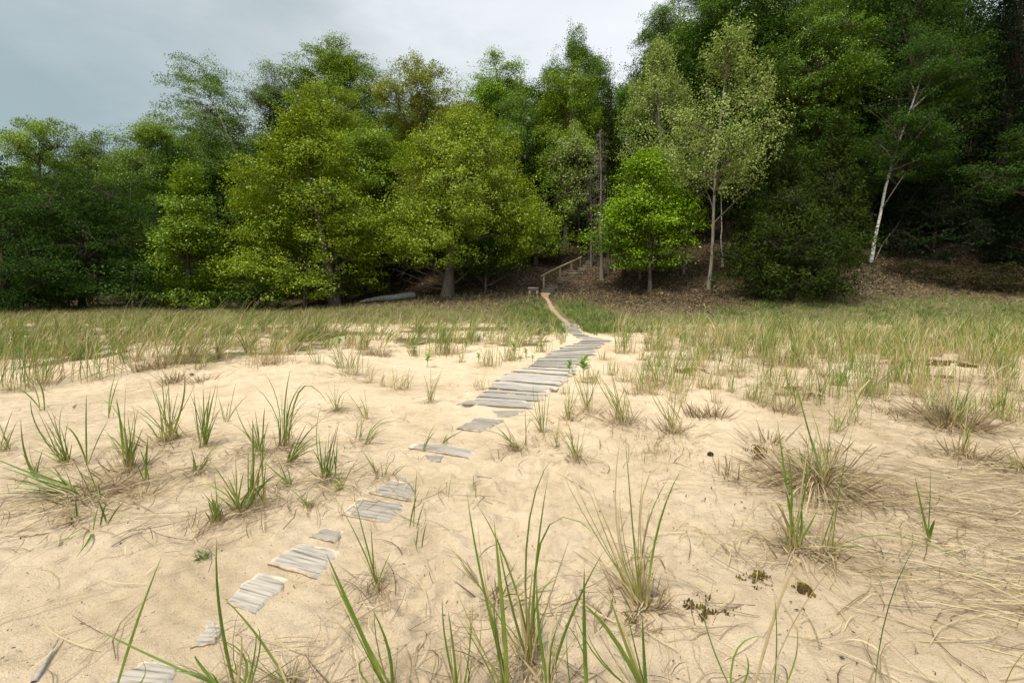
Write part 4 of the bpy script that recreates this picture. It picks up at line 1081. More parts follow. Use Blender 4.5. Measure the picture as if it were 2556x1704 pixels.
ST = {'g': (.80, .10, .52), 'm': (.64, .15, .30), 's': (.38, .13, .24), 'd': (.10, .06, .08), 'y': (.20, .10, .12)}
def tuft(label, px, py, h_px, n, style='m', lean=0.0, dead=None, spread=1.0, group=None, wid=.0062, name='grass_tuft', cat=CATG, into=None):
    p = gp(px, py); m = px_m(p); h = h_px * m; n = int(n * 2.0); wid = min(.0125, max(.0085, m * 1.45))
    mu, sd, hb = ST[style]
    th = rng.uniform(0, 2 * np.pi, n); hh = h * np.clip(rng.normal(.78, .2, n), .3, 1.1)
    rb = .055 * spread * (n / 12) ** .5 * (h / .6) ** .5
    a = p + np.stack([rng.normal(0, rb, n), rng.normal(0, rb, n), np.zeros(n)], -1); a[:, 2] = H(a[:, 0], a[:, 1]) - .01
    out = np.abs(rng.normal(.28, .2, n)) * spread
    dx = np.cos(th) * out * hh + lean * hh * rng.uniform(.5, 1.4, n); dy = np.sin(th) * out * hh + .1 * hh
    e = a + np.stack([dx, dy, hh * np.sqrt(np.clip(1.1 - (dx / hh) ** 2 * .6, .15, 1))], -1)
    c = a * .55 + e * .45 + np.stack([-dx * .22, -dy * .22, hh * .16], -1)
    hue = hz_(n, mu, sd); k = rng.uniform(0, 1, n) < (.22 if style in 'gm' else .1); hue[k] = hz_(k.sum(), .25, .08)
    hue0 = np.minimum(hue, hz_(n, hb, .08))
    if style == 'd':
        acc = Acc(); stubble(acc, p, n, h, .05 * spread + .02)
    else:
        acc = blades(a - p, c - p, e - p, wid * rng.uniform(.6, 1.25, n) * (1.0 if style != 'y' else .6), hue0, hue, 5, 0)
    dead_skirt(acc, p, (n // 2 + 8) if dead is None else dead, min(.34, h * .55 + .1), .0062)
    if style in 'ms' and n > 9: stubble(acc, p, n // 2, h * .25, rb)
    if into is not None:
        for v_, f_, a_ in zip(acc.v, acc.f, acc.a): into.v.append(v_ + p); into.f.append(f_ - f_.min() + into.n); into.n += len(v_); into.a.append(a_)
        return
    o = link(name, acc.mesh(name), M_GRASS, None, p); tag(o, label, cat, group)
V = lambda x_, y_, **k: dict(v=(x_, y_), **k)
S_ = .30   # straw
# left of the planks
tuft_hand('shoot of three broad green blades on smooth sand below the tall dune grass', (105, 1022), [(52, 925, V(86, 968)), (76, 935, V(102, 965)), (41, 968, V(72, 988))], .80, .016, 3)
tuft_hand('slim upright shoot of curved green blades beside the three bladed sprout', (272, 1040), [(289, 931, V(275, 985)), (297, 944), (281, 990)], .85, .013, 3)
tuft_hand('sprout of three spreading green blades like a Y on bare sand', (217, 1157), [(216, 982), (272, 1046), (155, 1063, V(187, 1085))], .84, .013, 4)
tuft_hand('full green tuft fanning up from a brown foot left of the Y shaped sprout', (161, 1159), [(78, 987, V(92, 1065)), (159, 1006, V(148, 1070)), (90, 1017), (109, 1010), (58, 1069), (150, 1063), (174, 1090), (65, 1115), (128, 1020), (105, 1040), (70, 1050), (180, 1105), (96, 1120, dict(h=.6)), (140, 1100)], .80, .009, 16, .25)
tuft_hand('arching thin green tuft at the frame edge beside the full fan shaped one', (12, 1123), [(33, 1022, V(14, 1070)), (-10, 1040), (44, 1050), (26, 1075), (-20, 1080), (50, 1095)], .76, .009, 8)
tuft_hand('tall lone blades standing over the combed down clump by the frame edge', (84, 1196), [(52, 1041, V(62, 1130)), (54, 1130), (95, 1150), (108, 1120)], .84, .011, 4)
tuft_hand('large green clump combed flat sideways out of a brown bundled foot at the frame edge', (210, 1238), [(-20, 1140, V(90, 1185, y=-.4)), (-20, 1160, V(90, 1195)), (-30, 1175, V(90, 1208)), (-20, 1215, V(90, 1222)), (-10, 1232, V(100, 1230)), (30, 1245, V(120, 1240)), (80, 1150, V(150, 1190)), (130, 1160), (160, 1165), (60, 1165, V(140, 1200)), (100, 1252, V(150, 1246)), (20, 1200, V(110, 1215)), (-30, 1190, V(80, 1205)), (0, 1260, V(120, 1248)), (40, 1180, V(120, 1205)), (-5, 1225, V(90, 1226))], .86, .012, 70, .4, .5, .04, 70, .10)
tuft_hand('two thin upright blades rising from the foot of the combed clump', (236, 1251), [(207, 1137), (174, 1134, V(212, 1200)), (245, 1205)], .84, .009, 4)
tuft_hand('little three bladed green sprout alone on open sand below the combed clump', (265, 1311), [(242, 1243), (267, 1251), (310, 1251)], .86, .009, 2)
tuft_hand('bent green shoot with one blade drooping to the sand beside the little sprout', (231, 1325), [(248, 1257), (190, 1397, V(224, 1345, w=1.5)), (150, 1362, V(200, 1322)), (45, 1390, V(140, 1350, w=.6))], .85, .010, 5)
tuft_hand('single short green blade with a dead knot at its foot', (174, 1298), [(188, 1246), (182, 1262)], .82, .013, 8, .1)
tuft_hand('tall tuft on a thick straw stem bundle with one long blade arching sideways', (323, 1172), [(289, 993, V(300, 1060, w=1.5)), (316, 946, V(310, 1060)), (359, 1063), (245, 1093, V(285, 1095)), (256, 1066), (330, 1009, V(336, 1065)), (205, 1000, V(290, 1025, w=1.0, y=.3)), (335, 1040), (310, 1050), (300, 1080), (345, 1020), (352, 1100), (318, 1030), (328, 1090), (280, 1110)], .82, .010, 22, .3, .3, .02, 22, .16)
tuft_hand('widest green tuft among the shoots, airy with many fine blades', (419, 1101), [(368, 938, V(395, 1010)), (403, 927), (433, 916), (460, 927, V(455, 1010, w=1.7)), (487, 957, V(450, 1030)), (340, 1009), (326, 1015), (468, 1028), (420, 950), (390, 980), (445, 975), (378, 960), (350, 1040), (410, 960), (430, 985), (398, 1000), (452, 1000), (365, 1050), (385, 1040), (436, 1050), (470, 1060), (356, 1075)], .78, .0085, 40, .35, .3, .04, 24, .12)
tuft_hand('broad bladed deep green tuft left of the bare sand hollow', (509, 1115), [(483, 968, V(490, 1050, w=1.5)), (545, 941, V(533, 1030)), (541, 952), (526, 970), (550, 1020), (473, 980), (507, 965), (532, 985), (520, 1000)], .85, .012, 16)
tuft_hand('thin Y shaped sprout on the lip of the bare sand hollow', (562, 1052), [(545, 990), (591, 949), (621, 984), (552, 1010)], .82, .009, 3)
tuft_hand('short sprout with one broad upright blade inside the mat of dead straw', (366, 1202), [(369, 1091, dict(w=1.8)), (338, 1153), (347, 1115)], .86, .012, 16, .28)
tuft_hand('loose green shoot leaning away beside the mat of dead straw', (498, 1180), [(475, 1112), (542, 1112), (566, 1085), (483, 1140), (540, 1135)], .82, .009, 14, .28)
tuft_hand('stubby low green tuft over dead roots at the lower end of the shoots', (539, 1303), [(504, 1227), (526, 1221), (561, 1243), (534, 1172, dict(h=.7)), (509, 1273), (519, 1250), (549, 1240), (557, 1262), (529, 1240), (545, 1225), (513, 1240), (540, 1260), (524, 1265), (552, 1275)], .74, .0085, 20, .2, .34)
tuft_hand('green tuft with an orange foot and long dead roots trailing on the sand', (599, 1276), [(460, 1216, V(530, 1213)), (526, 1153, V(560, 1200)), (588, 1134), (624, 1219), (547, 1161), (575, 1155), (610, 1170), (568, 1190), (590, 1190), (555, 1210), (632, 1200), (579, 1215), (540, 1235)], .80, .009, 20, .42, .30)
tuft_hand('tall bright green tuft crowned by fine blades beside the orange footed one', (633, 1262), [(631, 1042, V(632, 1130, w=1.4)), (661, 1014, V(655, 1110)), (691, 1189), (652, 1145), (680, 1096), (640, 1110), (620, 1120), (610, 1180), (665, 1150), (700, 1175), (645, 1085), (628, 1150), (672, 1195), (618, 1205), (655, 1180)], .80, .009, 22, .28, .42, .03)
tuft_hand('tallest green tuft at the hollow, broad blades curving toward the boardwalk', (707, 1118), [(726, 916, V(710, 1020, w=1.7)), (761, 952, V(722, 1020)), (822, 1010, V(752, 970, w=1.1)), (783, 995, V(738, 1030)), (789, 1031, V(738, 1055)), (658, 927, V(694, 1010, w=.6)), (696, 1036), (718, 990), (736, 1010), (705, 1030), (714, 1050)], .84, .012, 20, .2, .42, .02, 14, .14)
tuft_hand('green tuft of blades all swept toward the planks', (718, 1156), [(767, 1055), (821, 1036, V(765, 1085)), (731, 1063), (786, 1099), (840, 1104, V(780, 1110)), (750, 1080), (775, 1070), (800, 1080), (740, 1100), (762, 1110), (795, 1118)], .80, .0095, 18)
tuft_hand('few bladed green shoot trailing a long blade back across the straw', (726, 1213), [(652, 1145, V(690, 1180)), (689, 1137), (718, 1172), (700, 1165), (738, 1185), (670, 1190)], .80, .009, 14)
tuft_hand('dense upright green tuft with long crossing blades next to the knotted plank', (813, 1197), [(802, 1009, V(790, 1100)), (848, 1047), (824, 1060), (843, 1060), (778, 1118), (761, 1167), (795, 1080), (815, 1090), (833, 1100), (785, 1140), (808, 1120), (845, 1120), (826, 1130)], .82, .009, 22)
tuft_hand('single stiff upright blade pair close beside the dense crossing tuft', (838, 1194), [(843, 1090, dict(w=1.4)), (831, 1104), (846, 1120)], .84, .010, 5)
tuft_hand('green tuft amid straw with one blade arching left behind the orange footed one', (647, 1131), [(584, 1003, V(610, 1070)), (628, 1047), (636, 1020), (563, 1055, V(605, 1075)), (661, 1015), (600, 1060), (615, 1040), (645, 1060), (655, 1085), (590, 1095), (625, 1090), (668, 1070)], .80, .009, 24, .28)
tuft_hand('thin dried tuft with a long blade pointing up toward the skew plank', (849, 1221), [(900, 1137), (830, 1194), (838, 1175), (865, 1190), (858, 1160), (826, 1200)], .66, .006, 12)
tuft_hand('very fine low green tuft on clean sand beside the knotted plank', (767, 1265), [(715, 1213), (770, 1221), (805, 1235), (745, 1226), (735, 1240), (780, 1230), (795, 1250), (758, 1235), (790, 1240), (750, 1250), (773, 1240), (803, 1255)], .72, .0055, 12, .12)
tuft_hand('straw green tuft over a small grey dead cushion in the pale hollow', (842, 1025), [(813, 954, V(828, 980)), (835, 946), (879, 971, V(852, 985)), (808, 972), (871, 1000), (845, 960), (825, 990), (860, 985), (850, 975)], .58, .0075, 34, .16, .3)
tuft_hand('spindly straw green tuft leaning left next to the grey cushion tuft', (914, 1047), [(859, 968, V(890, 1010)), (908, 965), (876, 1000), (920, 1010), (895, 985), (905, 1000), (870, 985)], .58, .007, 10, .15, .3)
tuft_hand('small erect green sprout below the spindly tuft', (900, 1096), [(902, 1028), (911, 1042), (906, 1050), (895, 1045), (914, 1060)], .74, .007, 5)
tuft_hand('green tuft whose blades all bow over toward the boardwalk', (917, 1108), [(996, 1039, V(942, 1055)), (998, 1052, V(945, 1062)), (966, 1069), (968, 1080), (930, 1060), (950, 1065)], .70, .0075, 9)
tuft_hand('slender tuft standing alone in the middle of the pale sand', (1073, 1006), [(1055, 927), (1113, 903, V(1088, 960)), (1096, 933), (1075, 916), (1065, 950), (1105, 930), (1085, 945), (1060, 960), (1092, 960)], .66, .0065, 10, .14, .3)
tuft_hand('pale wispy dried shoots beside the dusted plank', (936, 1183), [(893, 1112), (905, 1130), (915, 1120), (928, 1140)], .56, .006, 6)
tuft_hand('two fine stalks by the dusted plank, one with a dark seed head', (957, 1190), [(971, 1134), (974, 1153), (950, 1150)], .62, .006, 3)
tuft_hand('small bowed green blade just above the dusted plank', (977, 1190), [(1031, 1164, V(998, 1166)), (1015, 1160), (985, 1175)], .72, .006, 3)
tuft_hand('pair of blades growing against the front of the long skew plank', (1056, 1126), [(1085, 1058), (1087, 1077, V(1068, 1100, w=1.3)), (1062, 1100)], .72, .009, 2)
tuft_hand('bent blade with a broken tip beyond the long skew plank', (1106, 1108), [(1158, 1074, V(1122, 1092, w=1.3)), (1119, 1082)], .70, .009, 3)
tuft_hand('slim three bladed shoot standing beside the knotted plank on open sand', (1036, 1314), [(1041, 1172, V(1036, 1240)), (1062, 1249), (1045, 1227)], .80, .009, 2)
tuft_hand('tiny sprout just below the slim three bladed shoot', (1045, 1361), [(1064, 1307), (1046, 1310), (1031, 1338)], .84, .008, 2)
tuft_hand('tiny brownish shoot on the trampled sand', (1124, 1238), [(1130, 1180), (1114, 1210)], .5, .006, 4)
# right of the boardwalk, mid distance
tuft_hand('two thin curved blades on the trampled sand behind the footprint clods', (1193, 1243), [(1183, 1178, V(1183, 1215)), (1188, 1195)], .72, .007, 5)
tuft_hand('open V shaped tuft with a straw foot, lowest of those beside the boardwalk', (1440, 1150), [(1372, 1047, V(1400, 1090)), (1386, 1063), (1405, 1069), (1470, 1025, V(1456, 1090)), (1416, 1050), (1446, 1072), (1395, 1085), (1425, 1100), (1456, 1100)], .70, .0085, 16, .25, .30, .02, 14, .08)
tuft_hand('tall tuft in front of the first board, its blades crossing the plank ends', (1355, 1082), [(1331, 949, V(1336, 1020)), (1364, 960), (1307, 1017, V(1335, 1040)), (1375, 963), (1345, 990), (1338, 970), (1352, 985), (1360, 1000), (1318, 1040)], .70, .0085, 10)
tuft_hand('loose pair of crossing stems between the first board and the V shaped tuft', (1389, 1120), [(1361, 1020), (1397, 1033), (1356, 1063), (1375, 1050), (1392, 1060), (1382, 1080)], .66, .007, 10)
tuft_hand('tuft combed low toward the boards over fine dead roots', (1293, 1120), [(1222, 1055, V(1262, 1085)), (1198, 1074, V(1250, 1085)), (1236, 1063), (1247, 1033, V(1272, 1080)), (1260, 1060), (1240, 1080), (1270, 1075), (1230, 1085)], .64, .008, 18, .3, .32)
tuft_hand('straight thin stalk near the end of the first board', (1312, 1118), [(1310, 1014, dict(w=1.1)), (1315, 1063), (1318, 1085)], .72, .007, 4)
tuft_hand('tall fan of green blades right beside the boardwalk with a leafy weed in it', (1466, 1025), [(1420, 876, V(1438, 960)), (1435, 935), (1468, 900), (1503, 927, V(1478, 980)), (1451, 943), (1495, 954), (1425, 920), (1480, 920), (1460, 930), (1444, 970), (1488, 965), (1473, 940)], .72, .0085, 14, .2, .3, .03, 16, .1)
tuft_hand('straw footed tuft closer to the boards than the tall fan', (1420, 1048), [(1416, 941), (1438, 949), (1446, 979), (1408, 1000), (1425, 950), (1430, 975), (1412, 970), (1440, 990), (1402, 985), (1450, 960)], .66, .0075, 12, .2, .28, .025, 18, .1)
tuft_hand('thick straw footed clump with long blades leaning left across the others', (1552, 1052), [(1466, 893, V(1505, 975)), (1503, 944), (1525, 933), (1541, 938), (1563, 976), (1517, 905), (1495, 935), (1550, 940), (1530, 960), (1570, 950), (1512, 960), (1545, 970), (1560, 985), (1488, 960), (1535, 985), (1575, 990)], .66, .0085, 26, .3, .26, .04, 40, .14)
tuft_hand('brown footed clump with pale bent blades and one tall straight stem', (1680, 1080), [(1615, 952, V(1640, 1010, h=.5)), (1672, 872, V(1674, 980, w=.8)), (1724, 952, V(1700, 1010)), (1626, 968), (1640, 1000), (1700, 985), (1710, 970), (1690, 960), (1655, 990), (1630, 1010, dict(h=.4)), (1665, 1000), (1648, 1030)], .62, .0085, 26, .3, .2, .04, 46, .13)
tuft('grey dead cushion of hair fine grass on bare sand below the brown footed clump', 1634, 1129, 36, 60, 'y', 0, 20, 2.4, wid=.006)
# big dead clump and its neighbours
tuft_hand('largest dead straw clump, sprawling strands all round and a few tall green blades', (2038, 1205), [(1987, 955, V(2022, 1090, w=1.4)), (2071, 962, V(2070, 1080)), (2126, 1046, V(2095, 1120)), (2027, 1037), (2020, 1010), (2046, 1050), (1930, 1105, V(1990, 1130, h=.3)), (1890, 1120, V(1980, 1140, h=.28)), (2010, 1080), (1960, 1110, dict(h=.6)), (2060, 1110, dict(h=.45)), (2000, 1140, dict(h=.3)), (2085, 1120, dict(h=.3)), (2040, 1090, dict(h=.5)), (1860, 1160, V(1960, 1150, h=.25)), (2150, 1210, V(2100, 1160, h=.25)), (2180, 1240, V(2110, 1180, h=.22))], .86, .011, 320, .6, .4, .06, 260, .2)
tuft_hand('tall broad bladed shoot on an orange stem in front of the largest dead clump', (1987, 1372), [(1940, 1046, V(1962, 1200, w=1.5)), (1966, 1126, V(1978, 1240, w=1.4)), (2000, 1250, dict(w=1.4)), (2042, 1270, V(2010, 1330)), (2027, 1056, V(2002, 1210, h=.22)), (1904, 1257, V(1950, 1310, h=.16)), (1920, 1280, dict(h=.15)), (1935, 1250, dict(h=.17)), (1945, 1290, dict(h=.2)), (2012, 1148, V(2010, 1230, h=.8)), (1930, 1300, dict(h=.16))], .88, .012, 30, .40, .3, .018, 22, .14, ydev=.05)
tuft_hand('green blade rising straight and another arching far over the straw at the near side', (2058, 1384), [(2133, 1053, V(2094, 1240, w=1.4)), (2500, 1470, V(2240, 1338, w=1.25, y=-.55)), (2059, 1264, dict(h=.3)), (2090, 1325, dict(h=.2)), (2072, 1290, dict(h=.35)), (2110, 1330, dict(h=.12))], .86, .012, 22, .35, .3, .012, 10, .1, ydev=.04)
tuft_hand('short green sprout of three stiff blades alone on the sand toward the frame edge', (2324, 1357), [(2282, 1180, V(2306, 1290)), (2322, 1166, V(2322, 1270, w=1.5)), (2335, 1295, dict(w=2.0))], .88, .012, 3, ydev=.03)
tuft_hand('huge straw and green clump at the frame edge with tall pale stalks', (2380, 1060), [(2358, 895, V(2372, 980, h=.3)), (2345, 880, dict(h=.3)), (2382, 890, dict(h=.32)), (2300, 930, V(2350, 990, h=.27)), (2440, 900), (2470, 950, V(2420, 990)), (2520, 870, V(2440, 930, h=.22)), (2545, 900, V(2460, 950, h=.22)), (2420, 960), (2400, 930), (2330, 960, dict(h=.25)), (2310, 1000, V(2350, 1000, h=.22)), (2450, 980), (2405, 980), (2360, 960), (2430, 930), (2290, 1010, V(2330, 1000, h=.2)), (2370, 1000, dict(h=.5)), (2395, 1010), (2350, 1010, dict(h=.25)), (2355, 790, V(2368, 920, h=.2))], .80, .011, 220, .5, .3, .06, 260, .24)
tuft_hand('straw stalk clump just in front of the huge edge clump', (2410, 1140), [(2425, 960, V(2412, 1050, h=.3)), (2445, 1000), (2400, 1040, dict(h=.4)), (2460, 1080, V(2430, 1090, h=.3)), (2380, 1090, dict(h=.3)), (2430, 1040), (2470, 1110, dict(h=.2))], .72, .010, 50, .4, .3, .04, 50, .14)
tuft_hand('drooping brownish clump half out of the frame above the matted straw', (2540, 1172), [(2480, 1085, V(2500, 1110, h=.4)), (2500, 1070, dict(h=.5)), (2570, 1080), (2520, 1100), (2590, 1110, dict(h=.3)), (2470, 1120, dict(h=.25))], .62, .011, 70, .5, .3, .04, 20, .1)
# close to the viewer along the lower edge
tuft_hand('long green blade crossing the lower corner with a thinner one beside it', (285, 1742), [(405, 1384, V(338, 1560, w=1.25)), (346, 1635, V(358, 1690, w=.8))], .90, .011, 4, ydev=.02)
tuft_hand('spray of slender blades rising over the nearest plank', (600, 1748), [(541, 1340, V(550, 1535, w=1.1)), (601, 1579, V(601, 1650, h=.33, w=1.0)), (639, 1577, V(632, 1650)), (516, 1590, V(610, 1642, w=1.3)), (487, 1635, V(508, 1670)), (253, 1572, V(360, 1628, w=.7)), (430, 1675, V(510, 1690, w=1.3)), (641, 1560, V(645, 1640, w=.8))], .86, .0095, 10, ydev=.03, spread=.02)
tuft_hand('thin leaning blades from a dead foot between the bleached planks and the broad blade', (722, 1716), [(554, 1487, V(645, 1590)), (520, 1560, V(620, 1650, w=.7)), (540, 1632, V(640, 1672, h=.5, w=.7)), (690, 1650, dict(h=.3)), (748, 1640, dict(h=.3)), (760, 1680, dict(h=.25)), (700, 1660, dict(h=.5))], .74, .0075, 26, .18, .3, ydev=.04)
tuft_hand('broad pale tipped green blade slanting up to the right of the planks', (985, 1748), [(813, 1378, V(884, 1545, w=1.9, h=.80)), (820, 1410, V(890, 1560, h=.6, w=.9)), (928, 1517, V(975, 1640, w=1.3)), (919, 1634, V(900, 1680, w=.8))], .86, .0095, 6, ydev=.02, spread=.012)
tuft_hand('long bladed tuft on a straw foot in the middle of the near sand', (941, 1468), [(838, 1243, V(905, 1370)), (884, 1238, V(918, 1370)), (926, 1304, V(932, 1400)), (977, 1372, V(952, 1430))], .74, .0085, 16, .2, .3, .012, 6, .05, ydev=.05)
tuft_hand('tallest near tuft, broad blades fanning out of a split straw sheath', (1322, 1665), [(1187, 1251, V(1278, 1440)), (1385, 1135, V(1318, 1330, w=1.25)), (1367, 1194, V(1338, 1420)), (1498, 1342, V(1360, 1330, w=1.0)), (1114, 1353, V(1222, 1500, w=.7)), (1240, 1330, V(1280, 1520, w=1.0)), (1330, 1420, dict(h=.5)), (1310, 1470, dict(h=.4, w=1.3)), (1420, 1350, V(1370, 1500, h=.26)), (1290, 1470, V(1305, 1560, h=.32))], .84, .0105, 18, .25, .3, .014, 12, .1, ydev=.06)
tuft_hand('green blades cut by the lower frame edge, left of the tallest near tuft', (1262, 1752), [(1165, 1227, V(1206, 1468, w=1.3)), (1233, 1300, V(1255, 1530, w=1.7)), (1230, 1520, V(1245, 1620, h=.6, w=1.5)), (1130, 1450, V(1200, 1610, h=.45, w=.7)), (1265, 1560, dict(h=.3))], .84, .0095, 8, .2, ydev=.02)
tuft_hand('pair of narrow blades at the lower frame edge beside the footprint clods', (1140, 1750), [(1105, 1490, V(1112, 1600)), (1118, 1520, V(1132, 1620, w=1.2)), (1180, 1500, V(1172, 1620, w=.8)), (1150, 1600, dict(h=.25)), (1195, 1480, V(1195, 1620, h=.2, w=.7))], .80, .0085, 8, .2, ydev=.03)
tuft_hand('crossing green blades cut by the lower frame edge under the tallest near tuft', (1362, 1752), [(1340, 1430, V(1348, 1590, w=1.5)), (1508, 1372, V(1418, 1560, w=1.2)), (1415, 1470, V(1372, 1600, h=.3, w=.8)), (1388, 1570, V(1372, 1650, h=.75)), (1300, 1640, dict(h=.3))], .90, .0095, 6, .2, ydev=.02)
tuft_hand('upright lone green blade right of the crossing ones at the lower frame edge', (1458, 1752), [(1459, 1415, V(1460, 1580, w=1.7)), (1416, 1570, V(1417, 1660, w=.6)), (1400, 1540, V(1460, 1640, w=.9))], .88, .0095, 2, ydev=.02)
tuft_hand('leaning spray of green and straw blades at the lower frame edge', (1612, 1752), [(1446, 1500, V(1530, 1590, w=1.9)), (1519, 1478, V(1560, 1600, h=.62, w=1.6)), (1604, 1530, V(1610, 1640, w=1.7)), (1540, 1520, V(1575, 1620, h=.3, w=1.3)), (1560, 1500, V(1590, 1630, w=1.0)), (1425, 1500, V(1490, 1640, w=.7))], .84, .0095, 8, .25, ydev=.02)
tuft_hand('big open tuft with a rusty sheath and long crossing blades behind the near blades', (1604, 1514), [(1413, 1159, V(1515, 1370)), (1403, 1178, V(1490, 1340, w=.8)), (1560, 1080, V(1580, 1320, w=1.1)), (1547, 1100, V(1542, 1330, h=.22)), (1677, 1180, V(1612, 1330)), (1699, 1172, V(1640, 1330, w=1.3)), (1465, 1190, V(1540, 1370, h=.36)), (1607, 1159, V(1594, 1340, w=.7)), (1549, 1238, V(1556, 1380, h=.5)), (1740, 1175, V(1610, 1210, h=.24)), (1440, 1350, V(1530, 1430, h=.5)), (1580, 1320, dict(h=.4)), (1500, 1400, dict(h=.2)), (1630, 1380, dict(h=.3))], .76, .0085, 40, .32, .32, .02, 40, .15, ydev=.08)
tuft_hand('long dark green blade slanting up near the lower corner beside flattened straw', (2150, 1752), [(2297, 1342, V(2212, 1540, w=1.4))], .94, .011, 3, ydev=.02)
tuft_hand('thin blades near the moss, cut by the lower frame edge', (1826, 1752), [(1740, 1452, V(1778, 1610)), (1860, 1630, V(1864, 1690)), (1915, 1586, V(1835, 1630, w=.8))], .82, .0085, 5, .2, ydev=.03)
tuft_hand('single upright thin blade right of the moss at the lower frame edge', (1938, 1752), [(1933, 1481, V(1940, 1620, w=1.1)), (1988, 1560, V(1984, 1650, h=.6, w=.8))], .84, .0085, 3, ydev=.02)
tuft_hand('long white straw arching up from the lower frame edge', (1872, 1752), [(2140, 1350, V(1990, 1540, h=.24, w=1.3)), (2009, 1408, V(1958, 1470, h=.23, w=1.2))], .24, .010, 4, ydev=.02)
tuft_hand('pale green blade crossing the extreme lower corner', (2492, 1752), [(2580, 1610, V(2530, 1665))], .62, .011, 4)

